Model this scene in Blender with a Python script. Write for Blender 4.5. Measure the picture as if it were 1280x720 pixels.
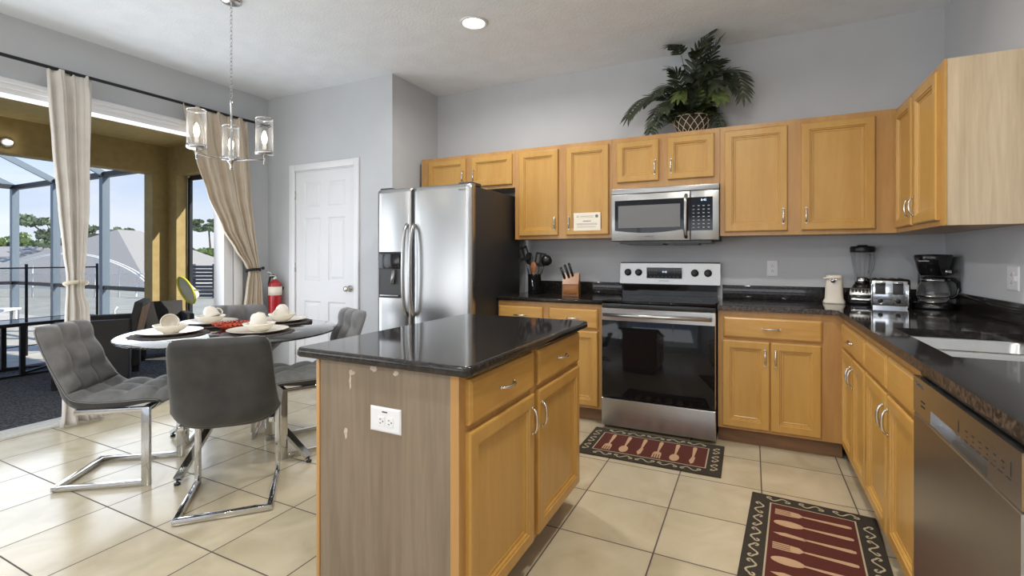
import bpy, bmesh, math, random
from mathutils import Vector, Matrix
random.seed(7)
PI = math.pi
SC = bpy.context.scene
COL = SC.collection
for o in list(bpy.data.objects):
    bpy.data.objects.remove(o)

# ------------------------------------------------------------------ camera
cam = bpy.data.objects.new('camera', bpy.data.cameras.new('camera'))
COL.objects.link(cam)
cam.location = (0, 0, 1.235)
cam.rotation_euler = (PI / 2, 0, math.atan(300 / 607))
cam.data.sensor_width = 36
cam.data.lens = 607 / 1280 * 36
cam.data.shift_y = -39 / 1280
cam.data.clip_start = 0.05
cam.data.clip_end = 400
SC.camera = cam
SC.view_settings.view_transform = 'Standard'
SC.view_settings.look = 'None'
SC.view_settings.gamma = 1
SC.view_settings.use_curve_mapping = False
SC.view_settings.exposure = 0.0

# ------------------------------------------------------------------ world
w = bpy.data.worlds.new('sky')
SC.world = w
w.use_nodes = True
nt = w.node_tree
nt.nodes.clear()
def wn(t): return nt.nodes.new(t)
out = wn('ShaderNodeOutputWorld'); bg = wn('ShaderNodeBackground')
tc = wn('ShaderNodeTexCoord'); sep = wn('ShaderNodeSeparateXYZ')
nt.links.new(tc.outputs['Generated'], sep.inputs[0])
ramp = wn('ShaderNodeValToRGB')
nt.links.new(sep.outputs['Z'], ramp.inputs[0])
r = ramp.color_ramp
r.elements[0].position = 0.0; r.elements[0].color = (.78, .84, .92, 1)
r.elements[1].position = 0.6; r.elements[1].color = (.16, .34, .78, 1)
e = r.elements.new(.22); e.color = (.36, .55, .90, 1)
mp = wn('ShaderNodeMapping'); mp.inputs['Scale'].default_value = (2.0, 2.0, 7)
nt.links.new(tc.outputs['Generated'], mp.inputs[0])
nz = wn('ShaderNodeTexNoise'); nz.inputs['Scale'].default_value = 1.6
nz.inputs['Detail'].default_value = 6; nz.inputs['Roughness'].default_value = .55
nt.links.new(mp.outputs[0], nz.inputs['Vector'])
cr = wn('ShaderNodeValToRGB')
cr.color_ramp.elements[0].position = .46; cr.color_ramp.elements[0].color = (0, 0, 0, 1)
cr.color_ramp.elements[1].position = .72; cr.color_ramp.elements[1].color = (.8, .8, .8, 1)
nt.links.new(nz.outputs['Fac'], cr.inputs[0])
mx = wn('ShaderNodeMix'); mx.data_type = 'RGBA'
nt.links.new(cr.outputs[0], mx.inputs['Factor'])
nt.links.new(ramp.outputs[0], mx.inputs['A']); mx.inputs['B'].default_value = (.86, .89, .93, 1)
nt.links.new(mx.outputs['Result'], bg.inputs[0])
bg.inputs[1].default_value = 1.22
nt.links.new(bg.outputs[0], out.inputs[0])

# ------------------------------------------------------------------ lights
def light(name, kind, loc, energy, color=(1, 1, 1), size=.1, size_y=None, direction=(0, 0, -1), shape=None, spread=None):
    d = bpy.data.lights.new(name, kind)
    d.energy = energy; d.color = color
    if kind == 'AREA':
        d.shape = shape or ('RECTANGLE' if size_y else 'DISK')
        d.size = size
        if size_y: d.size_y = size_y
        if spread: d.spread = spread
    o = bpy.data.objects.new(name, d)
    o.location = loc
    o.rotation_euler = Vector(direction).to_track_quat('-Z', 'Y').to_euler()
    COL.objects.link(o)
    return o
s = light('sun', 'SUN', (0, 0, 20), 7.5, (1, .95, .86), direction=(-.37, -.205, -.31))
s.data.angle = .009
# big slider daylight; window lamps behind the camera are tilted up as added fill
light('rear_window_daylight', 'AREA', (-1.6, -3.35, 1.5), 60, (.95, .97, 1), 4.2, 1.9, (0, 1, 1.3))
light('side_window_daylight', 'AREA', (-4.40, -1.6, 1.5), 42, (.93, .96, 1), 2.4, 1.9, (1, 0.35, .9))
light('slider_daylight', 'AREA', (-4.66, 1.6, 1.25), 47, (.87, .93, 1), 2.4, 2.1, (1, 0, .08))
CANS_AND_FILL = [(-1.746, 2.927), (-1.746, .6), (-.1, 2.25), (-.25, .6), (-.25, -1.2), (-2.9, -1.7), (-1.746, -1.8)]  # first is the real can; the rest are unseen lamps added for brightness
for x, y in CANS_AND_FILL:
    light('can_light', 'AREA', (x, y, 2.855), {2.927: 19, .6: 12, 2.25: 19}.get(y, 24) if x > -2 else 10, (1, .95, .87) if x > -1 else (1, .97, .93), .13, spread=2.9)

# ------------------------------------------------------------------ materials
def new_mat(name):
    m = bpy.data.materials.new(name); m.use_nodes = True
    return m, m.node_tree, m.node_tree.nodes['Principled BSDF']
def P(b, **k):
    for a, v in k.items():
        n = {'color': 'Base Color', 'rough': 'Roughness', 'metal': 'Metallic', 'spec': 'Specular IOR Level', 'coat': 'Coat Weight',
             'coat_rough': 'Coat Roughness', 'trans': 'Transmission Weight', 'ior': 'IOR', 'alpha': 'Alpha', 'emis': 'Emission Color',
             'emis_s': 'Emission Strength', 'sheen': 'Sheen Weight', 'sss': 'Subsurface Weight'}[a]
        if a in ('color', 'emis'): v = (*v, 1)
        b.inputs[n].default_value = v
def srgb(r, g, b):
    f = lambda c: ((c / 255 + .055) / 1.055) ** 2.4 if c / 255 > .04045 else c / 255 / 12.92
    return (f(r), f(g), f(b))
def plain(name, color, rough=.5, metal=0, **k):
    m, t, b = new_mat(name); P(b, color=color, rough=rough, metal=metal, **k); return m
def noisy(name, c1, c2, scale=8, stretch=(1, 1, 1), rough=.5, bump=0, detail=4, metal=0, lo=.35, hi=.65, dist=0, bdist=.002, coord='Object', nscale=None, **k):
    m, t, b = new_mat(name); P(b, rough=rough, metal=metal, **k)
    N = t.nodes.new; L = t.links.new
    tc = N('ShaderNodeTexCoord'); mp = N('ShaderNodeMapping'); mp.inputs['Scale'].default_value = stretch
    L(tc.outputs[coord], mp.inputs[0])
    nz = N('ShaderNodeTexNoise'); nz.inputs['Scale'].default_value = scale; nz.inputs['Detail'].default_value = detail
    nz.inputs['Distortion'].default_value = dist
    L(mp.outputs[0], nz.inputs['Vector'])
    cr = N('ShaderNodeValToRGB'); e = cr.color_ramp.elements
    e[0].position = lo; e[0].color = (*c1, 1); e[1].position = hi; e[1].color = (*c2, 1)
    L(nz.outputs['Fac'], cr.inputs[0]); L(cr.outputs[0], b.inputs['Base Color'])
    if bump:
        src = nz
        if nscale:
            src = N('ShaderNodeTexNoise'); src.inputs['Scale'].default_value = nscale; src.inputs['Detail'].default_value = 3
            L(mp.outputs[0], src.inputs['Vector'])
        bp = N('ShaderNodeBump'); bp.inputs['Strength'].default_value = bump; bp.inputs['Distance'].default_value = bdist
        L(src.outputs['Fac'], bp.inputs['Height']); L(bp.outputs[0], b.inputs['Normal'])
    return m
def wood(name, base, dark, stretch, rough=.34, scale=1.0, coat=.15):
    m, t, b = new_mat(name); P(b, rough=rough, coat=coat, coat_rough=.25)
    N = t.nodes.new; L = t.links.new
    tc = N('ShaderNodeTexCoord'); mp = N('ShaderNodeMapping'); mp.inputs['Scale'].default_value = stretch
    L(tc.outputs['Object'], mp.inputs[0])
    n1 = N('ShaderNodeTexNoise'); n1.inputs['Scale'].default_value = 26 * scale; n1.inputs['Detail'].default_value = 4; n1.inputs['Distortion'].default_value = .8
    n2 = N('ShaderNodeTexNoise'); n2.inputs['Scale'].default_value = 3.5 * scale; n2.inputs['Detail'].default_value = 3; n2.inputs['Distortion'].default_value = 1.5
    L(mp.outputs[0], n1.inputs['Vector']); L(mp.outputs[0], n2.inputs['Vector'])
    ad = N('ShaderNodeMath'); ad.operation = 'MULTIPLY_ADD'; ad.inputs[1].default_value = .45
    L(n1.outputs['Fac'], ad.inputs[0])
    hm = N('ShaderNodeMath'); hm.operation = 'MULTIPLY'; hm.inputs[1].default_value = .55; L(n2.outputs['Fac'], hm.inputs[0]); L(hm.outputs[0], ad.inputs[2])
    cr = N('ShaderNodeValToRGB'); e = cr.color_ramp.elements
    e[0].position = .34; e[0].color = (*dark, 1); e[1].position = .62; e[1].color = (*base, 1)
    L(ad.outputs[0], cr.inputs[0]); L(cr.outputs[0], b.inputs['Base Color'])
    return m
M = {}
M['wall'] = noisy('wall_paint', srgb(196, 198, 201), srgb(200, 202, 205), 3, rough=.75, bump=.12, nscale=180)
M['ceiling'] = noisy('ceiling_paint', srgb(234, 238, 243), srgb(239, 243, 248), 6, rough=.9, bump=.6, nscale=70, bdist=.006)
M['white'] = plain('white_paint', srgb(232, 232, 234), .35)
M['white_door'] = plain('door_white_paint', srgb(226, 226, 228), .4)
M['maple'] = wood('honey_maple', srgb(195, 151, 79), srgb(183, 137, 66), (1, 1, .13))
M['maple_h'] = wood('honey_maple_across', srgb(202, 157, 86), srgb(181, 133, 64), (.13, .13, 1))
M['maple_frame'] = wood('maple_face_frame', srgb(190, 146, 88), srgb(172, 126, 72), (1, 1, .13))
M['laminate'] = wood('pale_laminate', srgb(136, 120, 100), srgb(116, 100, 82), (2.2, 2.2, .16), rough=.45, scale=.8, coat=0)
M['laminate_light'] = wood('pale_laminate_upper', srgb(214, 194, 164), srgb(186, 164, 134), (2.2, 2.2, .14), rough=.45, scale=.8, coat=0)
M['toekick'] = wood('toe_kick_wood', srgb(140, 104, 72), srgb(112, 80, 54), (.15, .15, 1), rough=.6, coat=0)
M['cab_inside'] = plain('cabinet_inside', srgb(150, 125, 95), .7)
def granite():
    m, t, b = new_mat('black_granite'); P(b, rough=.06, spec=.36)
    N = t.nodes.new; L = t.links.new
    tc = N('ShaderNodeTexCoord')
    v = N('ShaderNodeTexVoronoi'); v.inputs['Scale'].default_value = 260
    n = N('ShaderNodeTexNoise'); n.inputs['Scale'].default_value = 60; n.inputs['Detail'].default_value = 5
    L(tc.outputs['Object'], v.inputs['Vector']); L(tc.outputs['Object'], n.inputs['Vector'])
    cr = N('ShaderNodeValToRGB'); e = cr.color_ramp.elements
    e[0].position = .0; e[0].color = (.055, .042, .032, 1); e[1].position = .22; e[1].color = (.010, .009, .009, 1)
    L(v.outputs['Distance'], cr.inputs[0])
    cr2 = N('ShaderNodeValToRGB'); e = cr2.color_ramp.elements
    e[0].position = .45; e[0].color = (.008, .008, .008, 1); e[1].position = .7; e[1].color = (.034, .026, .020, 1)
    L(n.outputs['Fac'], cr2.inputs[0])
    mx = N('ShaderNodeMix'); mx.data_type = 'RGBA'; mx.blend_type = 'ADD'; mx.inputs['Factor'].default_value = 1
    L(cr.outputs[0], mx.inputs['A']); L(cr2.outputs[0], mx.inputs['B'])
    L(mx.outputs['Result'], b.inputs['Base Color'])
    return m
M['granite'] = granite()
M['granite_edge'] = noisy('honed_granite_edge', srgb(34, 29, 26), srgb(104, 88, 76), 90, rough=.38, detail=5, lo=.42, hi=.72, bump=.3)
def steel(name, c, rough, stretch):
    m, t, b = new_mat(name); P(b, metal=1)
    N = t.nodes.new; L = t.links.new
    tc = N('ShaderNodeTexCoord'); mp = N('ShaderNodeMapping'); mp.inputs['Scale'].default_value = stretch
    L(tc.outputs['Object'], mp.inputs[0])
    nz = N('ShaderNodeTexNoise'); nz.inputs['Scale'].default_value = 40; nz.inputs['Detail'].default_value = 4
    L(mp.outputs[0], nz.inputs['Vector'])
    mr = N('ShaderNodeMapRange'); mr.inputs['To Min'].default_value = rough - .02; mr.inputs['To Max'].default_value = rough + .03
    L(nz.outputs['Fac'], mr.inputs['Value']); L(mr.outputs[0], b.inputs['Roughness'])
    b.inputs['Base Color'].default_value = (*c, 1)
    return m
M['steel'] = steel('brushed_steel', (.52, .52, .515), .28, (.05, .05, 6))
M['steel_dark'] = steel('brushed_steel_grey', (.36, .355, .35), .32, (.05, .05, 6))
M['steel_mid'] = steel('brushed_steel_mid', (.44, .44, .435), .30, (.05, .05, 6))
M['steel_sink'] = steel('sink_steel', (.62, .62, .61), .32, (3, .3, 1))
M['chrome'] = plain('chrome', (.62, .62, .62), .10, 1)
M['nickel'] = plain('satin_nickel', (.70, .68, .64), .2, 1)
M['black_glass'] = plain('black_glass', (.006, .006, .007), .05, 0, spec=.3)
M['black_plastic'] = plain('black_plastic', (.012, .012, .012), .32)
M['black_gloss'] = plain('black_gloss_plastic', (.010, .010, .010), .12)
M['dark_side'] = noisy('fridge_side_grey', (.020, .020, .021), (.024, .024, .025), 200, rough=.5, bump=.1)
M['dark_grey'] = plain('dark_grey', (.05, .05, .052), .5)
M['mid_grey'] = plain('mid_grey', (.16, .16, .165), .5)
M['light_text'] = plain('pale_marking', (.5, .5, .5), .5)
M['dark_text'] = plain('dark_marking', (.08, .08, .08), .5)
M['display'] = plain('lit_digits', (.6, .75, .9), .4, emis=(.6, .75, .95), emis_s=1.2)
M['plate'] = plain('porcelain', srgb(235, 228, 214), .16, coat=.3)
M['cream_plastic'] = plain('cream_plastic', srgb(226, 216, 200), .32)
M['outlet'] = plain('outlet_white', srgb(228, 228, 230), .35)
M['black_metal'] = plain('black_metal', (.012, .012, .013), .4, .2)
M['dark_void'] = plain('slot_black', (.01, .01, .01), .8)
M['chair_fabric'] = noisy('grey_suede', srgb(98, 97, 96), srgb(116, 115, 114), 14, rough=.72, bump=.25, detail=6, nscale=260, sheen=.25)
M['chair_back'] = noisy('grey_suede_back', srgb(50, 50, 49), srgb(64, 63, 61), 10, rough=.7, bump=.25, detail=6, nscale=260, sheen=.15)
M['piping'] = plain('grey_piping', srgb(128, 127, 125), .6)
M['curtain'] = noisy('linen_curtain', srgb(214, 208, 200), srgb(224, 218, 210), 6, rough=.85, bump=.1, nscale=600, sheen=.2)
M['curtain_tan'] = noisy('tan_curtain', srgb(204, 189, 168), srgb(214, 200, 180), 6, rough=.85, bump=.1, nscale=600, sheen=.2)
M['stucco'] = noisy('tan_stucco', srgb(158, 138, 92), srgb(168, 148, 100), 12, rough=.9, bump=.5, nscale=120, bdist=.004)
M['stucco_ceiling'] = noisy('lanai_ceiling_stucco', srgb(196, 174, 118), srgb(206, 184, 128), 12, rough=.9, bump=.6, nscale=90, bdist=.005)
M['carpet'] = noisy('dark_outdoor_carpet', srgb(40, 41, 43), srgb(104, 105, 107), 60, rough=.95, bump=.5, detail=3)
M['paver'] = noisy('deck_concrete', srgb(176, 172, 160), srgb(196, 192, 180), 5, rough=.85, bump=.2)
M['bronze'] = plain('cage_aluminium', srgb(104, 118, 130), .45, .1)
M['bronze_dark'] = plain('dark_bronze_frame', srgb(36, 40, 46), .45, .3)
M['red_paint'] = plain('red_enamel', srgb(170, 24, 30), .25, coat=.4)
M['wicker'] = None
M['leaf'] = noisy('palm_leaf', srgb(34, 41, 28), srgb(62, 70, 46), 30, rough=.45, detail=2)
M['leaf_light'] = noisy('pale_leaf', srgb(66, 82, 40), srgb(98, 110, 58), 30, rough=.5, detail=2)
M['stem'] = plain('plant_stem', srgb(70, 72, 56), .6)
M['basket'] = noisy('dark_basket', srgb(52, 40, 32), srgb(78, 62, 48), 60, rough=.8, bump=.4)
M['rope'] = plain('cream_rope', srgb(214, 204, 182), .7)
M['knife_wood'] = wood('knife_block_wood', srgb(158, 102, 42), srgb(122, 72, 26), (.2, 1, 1), rough=.4)
M['bamboo'] = plain('utensil_wood', srgb(150, 96, 62), .5)
M['placemat'] = noisy('woven_placemat', srgb(40, 34, 34), srgb(96, 84, 80), 150, rough=.8, bump=.6)
M['red_glass'] = plain('red_orange_ceramic', srgb(186, 66, 40), .25)
M['rug_dark'] = noisy('rug_dark_brown', srgb(44, 38, 30), srgb(60, 53, 42), 300, rough=.95, bump=.5)
M['rug_red'] = noisy('rug_brick_red', srgb(74, 27, 19), srgb(92, 38, 27), 300, rough=.95, bump=.5)
M['rug_cream'] = noisy('rug_cream', srgb(182, 146, 114), srgb(198, 162, 128), 300, rough=.95, bump=.5)
M['rug_scroll'] = noisy('rug_beige', srgb(164, 150, 122), srgb(186, 172, 144), 300, rough=.95, bump=.5)
M['paper'] = plain('paper', srgb(236, 228, 212), .7)
M['scuff'] = noisy('scuff', srgb(176, 158, 140), srgb(200, 184, 168), 60, rough=.6)
M['lamp_glow'] = plain('lamp_glow', (1, .97, .9), .5, emis=(1, .95, .86), emis_s=9)
M['bulb'] = plain('bulb_glow', (1, .95, .85), .3, emis=(1, .88, .7), emis_s=14)
M['yellow'] = plain('yellow_rim', srgb(206, 200, 60), .5)
M['net'] = plain('white_net', srgb(205, 205, 195), .8)
M['towel_tan'] = noisy('tan_wood_slat', srgb(150, 112, 76), srgb(176, 136, 96), 20, rough=.7)
M['roof_grey'] = noisy('grey_shingles', srgb(140, 138, 134), srgb(158, 156, 152), 40, rough=.9, bump=.5)
M['cream_wall'] = plain('cream_house_wall', srgb(222, 214, 178), .85)
M['grey_wall'] = noisy('grey_house_wall', srgb(128, 126, 120), srgb(142, 140, 134), 10, rough=.9)
M['fascia'] = plain('white_fascia', srgb(232, 232, 228), .6)
M['fence_dark'] = plain('dark_fence', srgb(66, 70, 76), .7)
M['grass'] = noisy('grass', srgb(146, 147, 136), srgb(164, 164, 154), 3, rough=.95)
M['tree'] = noisy('tree_leaves', srgb(78, 98, 54), srgb(130, 150, 82), 3, rough=.8)
M['pine'] = noisy('pine_needles', srgb(88, 104, 76), srgb(126, 140, 102), 3, rough=.8)
M['bark'] = plain('bark', srgb(96, 84, 70), .9)
M['lounger'] = plain('white_sling', srgb(235, 235, 235), .6)
M['hose_blue'] = plain('blue_label', srgb(70, 110, 150), .5)

def tile_mat():
    m, t, b = new_mat('floor_tile'); P(b, rough=.3)
    N = t.nodes.new; L = t.links.new
    tc = N('ShaderNodeTexCoord'); mp = N('ShaderNodeMapping'); mp.inputs['Location'].default_value = (-.4600, -.05, 0)
    L(tc.outputs['Object'], mp.inputs[0])
    sp = N('ShaderNodeSeparateXYZ'); L(mp.outputs[0], sp.inputs[0])
    def grid(out, pitch, off):
        a = N('ShaderNodeMath'); a.operation = 'ADD'; a.inputs[1].default_value = off + pitch * 100; L(out, a.inputs[0])
        d = N('ShaderNodeMath'); d.operation = 'DIVIDE'; d.inputs[1].default_value = pitch; L(a.outputs[0], d.inputs[0])
        f = N('ShaderNodeMath'); f.operation = 'FRACT'; L(d.outputs[0], f.inputs[0])
        s = N('ShaderNodeMath'); s.operation = 'SUBTRACT'; s.inputs[1].default_value = .5; L(f.outputs[0], s.inputs[0])
        ab = N('ShaderNodeMath'); ab.operation = 'ABSOLUTE'; L(s.outputs[0], ab.inputs[0])
        g = N('ShaderNodeMath'); g.operation = 'GREATER_THAN'; g.inputs[1].default_value = .5 - .0032 / pitch; L(ab.outputs[0], g.inputs[0])
        fl = N('ShaderNodeMath'); fl.operation = 'FLOOR'; L(d.outputs[0], fl.inputs[0])
        return g, fl
    # mapping adds Location: x' = x - .46 ; y' = y - .05 ; y lines at .05 + k*.405
    gx, fx = grid(sp.outputs['X'], .4145, 0)
    gy, fy = grid(sp.outputs['Y'], .405, 0)
    mxm = N('ShaderNodeMath'); mxm.operation = 'MAXIMUM'; L(gx.outputs[0], mxm.inputs[0]); L(gy.outputs[0], mxm.inputs[1])
    cb = N('ShaderNodeCombineXYZ'); L(fx.outputs[0], cb.inputs[0]); L(fy.outputs[0], cb.inputs[1])
    wn_ = N('ShaderNodeTexWhiteNoise'); L(cb.outputs[0], wn_.inputs['Vector'])
    va = N('ShaderNodeVectorMath'); va.operation = 'MULTIPLY_ADD'; va.inputs[1].default_value = (3, 3, 3); 
    L(wn_.outputs['Color'], va.inputs[0]); L(mp.outputs[0], va.inputs[2])
    nz = N('ShaderNodeTexNoise'); nz.inputs['Scale'].default_value = 3.2; nz.inputs['Detail'].default_value = 6; nz.inputs['Distortion'].default_value = 1.2
    L(va.outputs[0], nz.inputs['Vector'])
    cr = N('ShaderNodeValToRGB'); e = cr.color_ramp.elements
    e[0].position = .3; e[0].color = (*srgb(182, 169, 140), 1); e[1].position = .7; e[1].color = (*srgb(202, 190, 164), 1)
    L(nz.outputs['Fac'], cr.inputs[0])
    mix = N('ShaderNodeMix'); mix.data_type = 'RGBA'; L(mxm.outputs[0], mix.inputs['Factor'])
    L(cr.outputs[0], mix.inputs['A']); mix.inputs['B'].default_value = (*srgb(84, 74, 68), 1)
    L(mix.outputs['Result'], b.inputs['Base Color'])
    rr = N('ShaderNodeMapRange'); rr.inputs['To Min'].default_value = .19; rr.inputs['To Max'].default_value = .8
    L(mxm.outputs[0], rr.inputs['Value']); L(rr.outputs[0], b.inputs['Roughness'])
    bp = N('ShaderNodeBump'); bp.invert = True; bp.inputs['Strength'].default_value = .5; bp.inputs['Distance'].default_value = .002
    L(mxm.outputs[0], bp.inputs['Height']); L(bp.outputs[0], b.inputs['Normal'])
    return m
M['tile'] = tile_mat()
def thin_glass(name, tint=(.93, .97, .96), refl=1.0, rough=.02):
    m, t, b = new_mat(name); t.nodes.remove(b)
    N = t.nodes.new; L = t.links.new
    tr = N('ShaderNodeBsdfTransparent'); tr.inputs[0].default_value = (*tint, 1)
    gl = N('ShaderNodeBsdfGlossy'); gl.inputs['Roughness'].default_value = rough
    fr = N('ShaderNodeFresnel'); fr.inputs['IOR'].default_value = 1.5
    ml = N('ShaderNodeMath'); ml.operation = 'MULTIPLY'; ml.inputs[1].default_value = refl; ml.use_clamp = True
    L(fr.outputs[0], ml.inputs[0])
    mx = N('ShaderNodeMixShader'); L(ml.outputs[0], mx.inputs[0]); L(tr.outputs[0], mx.inputs[1]); L(gl.outputs[0], mx.inputs[2])
    L(mx.outputs[0], t.nodes['Material Output'].inputs[0])
    return m
M['glass'] = thin_glass('clear_glass', (.99, .995, .995), refl=.9)
def shade_glass():  # white rising towards the edges imitates light caught by the glass
    m, t, b = new_mat('lamp_glass'); t.nodes.remove(b)
    N = t.nodes.new; L = t.links.new
    tr = N('ShaderNodeBsdfTransparent'); gl = N('ShaderNodeBsdfGlossy'); gl.inputs['Roughness'].default_value = .05
    df = N('ShaderNodeBsdfTranslucent'); df.inputs[0].default_value = (.95, .95, .95, 1)
    lw = N('ShaderNodeLayerWeight'); lw.inputs[0].default_value = .35
    mr = N('ShaderNodeMapRange'); mr.inputs['From Min'].default_value = 0; mr.inputs['From Max'].default_value = 1; mr.inputs['To Min'].default_value = .05; mr.inputs['To Max'].default_value = .75
    L(lw.outputs['Facing'], mr.inputs['Value'])
    m1 = N('ShaderNodeMixShader'); m1.inputs[0].default_value = .5; L(gl.outputs[0], m1.inputs[1]); L(df.outputs[0], m1.inputs[2])
    mx = N('ShaderNodeMixShader'); L(mr.outputs[0], mx.inputs[0]); L(tr.outputs[0], mx.inputs[1]); L(m1.outputs[0], mx.inputs[2])
    L(mx.outputs[0], t.nodes['Material Output'].inputs[0])
    return m
M['lamp_glass'] = shade_glass()
M['glass_top'] = thin_glass('table_glass', (.95, .98, .97), 1.4, .01)
def screen_mat():
    m, t, b = new_mat('insect_screen'); t.nodes.remove(b)
    N = t.nodes.new; L = t.links.new
    tr = N('ShaderNodeBsdfTransparent'); df = N('ShaderNodeBsdfDiffuse'); df.inputs[0].default_value = (.25, .25, .26, 1)
    mx = N('ShaderNodeMixShader'); mx.inputs[0].default_value = .07
    L(tr.outputs[0], mx.inputs[1]); L(df.outputs[0], mx.inputs[2]); L(mx.outputs[0], t.nodes['Material Output'].inputs[0])
    return m
M['screen'] = screen_mat()
def wicker():
    m, t, b = new_mat('dark_wicker'); P(b, rough=.5)
    N = t.nodes.new; L = t.links.new
    tc = N('ShaderNodeTexCoord'); ck = N('ShaderNodeTexWave'); ck.inputs['Scale'].default_value = 40; ck.bands_direction = 'Z'
    L(tc.outputs['Object'], ck.inputs['Vector'])
    cr = N('ShaderNodeValToRGB'); e = cr.color_ramp.elements
    e[0].color = (.008, .007, .007, 1); e[1].color = (.045, .040, .038, 1)
    L(ck.outputs['Fac'], cr.inputs[0]); L(cr.outputs[0], b.inputs['Base Color'])
    bp = N('ShaderNodeBump'); bp.inputs['Strength'].default_value = .5; bp.inputs['Distance'].default_value = .004
    L(ck.outputs['Fac'], bp.inputs['Height']); L(bp.outputs[0], b.inputs['Normal'])
    return m
M['wicker'] = wicker()

# ------------------------------------------------------------------ helpers
def wmat(o):
    m = Matrix.Translation(o.location) @ o.rotation_euler.to_matrix().to_4x4()
    return (wmat(o.parent) @ m) if o.parent else m
class MB:
    def __init__(self):
        self.b = bmesh.new(); self.mi = 0; self.mats = []
    def use(self, key):
        if key not in self.mats: self.mats.append(key)
        self.mi = self.mats.index(key); return self
    def f(self, vs, smooth=False):
        try:
            fc = self.b.faces.new(vs)
        except ValueError:
            return None
        fc.material_index = self.mi; fc.smooth = smooth
        return fc
    def v(self, p): return self.b.verts.new(p)
    def box(self, x0, x1, y0, y1, z0, z1, bev=0, seg=2, T=None):
        tb = bmesh.new()
        bmesh.ops.create_cube(tb, size=1)
        for q in tb.verts:
            q.co = Vector((x0 + (q.co.x + .5) * (x1 - x0), y0 + (q.co.y + .5) * (y1 - y0), z0 + (q.co.z + .5) * (z1 - z0)))
        if bev:
            bmesh.ops.bevel(tb, geom=tb.edges[:], offset=bev, segments=seg, affect='EDGES', profile=.5)
        return self.merge(tb, T, smooth=bool(bev))
    def merge(self, tb, T=None, smooth=False):
        mp = {}
        for q in tb.verts:
            mp[q.index if False else q] = self.v(T @ q.co if T else q.co)
        for fc in tb.faces:
            n = self.f([mp[q] for q in fc.verts])
            if n: n.smooth = smooth
        tb.free(); return self
    def ring(self, c, u, v, ru, rv, n, ph=0):
        c = Vector(c)
        return [self.v(c + u * (ru * math.cos(2 * PI * i / n + ph)) + v * (rv * math.sin(2 * PI * i / n + ph))) for i in range(n)]
    def bridge(self, a, b, smooth=True):
        n = len(a)
        for i in range(n): self.f([a[i], a[(i + 1) % n], b[(i + 1) % n], b[i]], smooth)
    def tube(self, pts, r, n=10, r2=None, cap=True, flat=1.0, up=None):
        pts = [Vector(p) for p in pts]; prev = None; N_ = len(pts)
        for i, p in enumerate(pts):
            d = (pts[min(i + 1, N_ - 1)] - pts[max(i - 1, 0)]).normalized()
            if up is not None: ref = Vector(up)
            else: ref = Vector((0, 0, 1)) if abs(d.z) < .9 else Vector((1, 0, 0))
            if prev is not None and up is None:
                u = (pu - d * pu.dot(d))
                u = u.normalized() if u.length > 1e-6 else d.cross(ref).normalized()
            else:
                u = d.cross(ref).normalized()
            v = u.cross(d).normalized(); pu = u
            rr = r if r2 is None else r + (r2 - r) * i / (N_ - 1)
            if callable(r): rr = r(i / (N_ - 1))
            rg = self.ring(p, u, v, rr, rr * flat, n, PI / n if n == 4 else 0)
            if prev: self.bridge(prev, rg, n > 5)
            elif cap: self.f(rg[::-1])
            prev = rg
        if cap: self.f(prev)
        return self
    def bar(self, p0, p1, w, h, up=(0, 0, 1)):
        p0 = Vector(p0); p1 = Vector(p1); d = (p1 - p0).normalized(); up = Vector(up)
        if abs(d.dot(up)) > .99: up = Vector((1, 0, 0))
        u = d.cross(up).normalized(); v = u.cross(d)
        rs = []
        for p in (p0, p1):
            rs.append([self.v(p + u * a * w / 2 + v * b * h / 2) for a, b in ((-1, -1), (1, -1), (1, 1), (-1, 1))])
        self.bridge(rs[0], rs[1], False); self.f(rs[0][::-1]); self.f(rs[1]); return self
    def lathe(self, prof, c=(0, 0, 0), n=28, T=None, smooth=True, closed=False, ang=None):
        rings = []
        for r_, z_ in prof:
            rg = []
            for i in range(n):
                a = 2 * PI * i / n
                p = Vector((r_ * math.cos(a), r_ * math.sin(a), z_)) if r_ > 1e-6 else Vector((0, 0, z_))
                p = (T @ p) if T else p + Vector(c)
                rg.append(p)
            if r_ <= 1e-6: rings.append([self.v(rg[0])])
            else: rings.append([self.v(p) for p in rg])
        if closed: rings.append(rings[0])
        for a, b in zip(rings, rings[1:]):
            if len(a) == 1 and len(b) == 1: continue
            if len(a) == 1:
                for i in range(n): self.f([a[0], b[(i + 1) % n], b[i]][::-1], smooth)
            elif len(b) == 1:
                for i in range(n): self.f([a[i], a[(i + 1) % n], b[0]], smooth)
            else: self.bridge(a, b, smooth)
        return self
    def prism(self, poly, h0, h1, T=None, smooth=False):
        """poly of (x,y), extruded along z h0..h1, transformed by T"""
        T = T or Matrix.Identity(4)
        a = [self.v(T @ Vector((x, y, h0))) for x, y in poly]
        b = [self.v(T @ Vector((x, y, h1))) for x, y in poly]
        self.bridge(a, b, smooth); self.f(a[::-1]); self.f(b); return self
    def nested(self, u0, u1, v0, v1, fr, loops):
        """fr=(origin,U,V,N): rectangular loops (inset, height), last one filled"""
        o, U, V, N_ = [Vector(q) for q in fr]
        prev = None
        for ins, h in loops:
            rg = [self.v(o + U * a + V * b + N_ * h) for a, b in ((u0 + ins, v0 + ins), (u1 - ins, v0 + ins), (u1 - ins, v1 - ins), (u0 + ins, v1 - ins))]
            if prev: self.bridge(prev, rg, False)
            else: self.f(rg[::-1])
            prev = rg
        self.f(prev); return self
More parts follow.
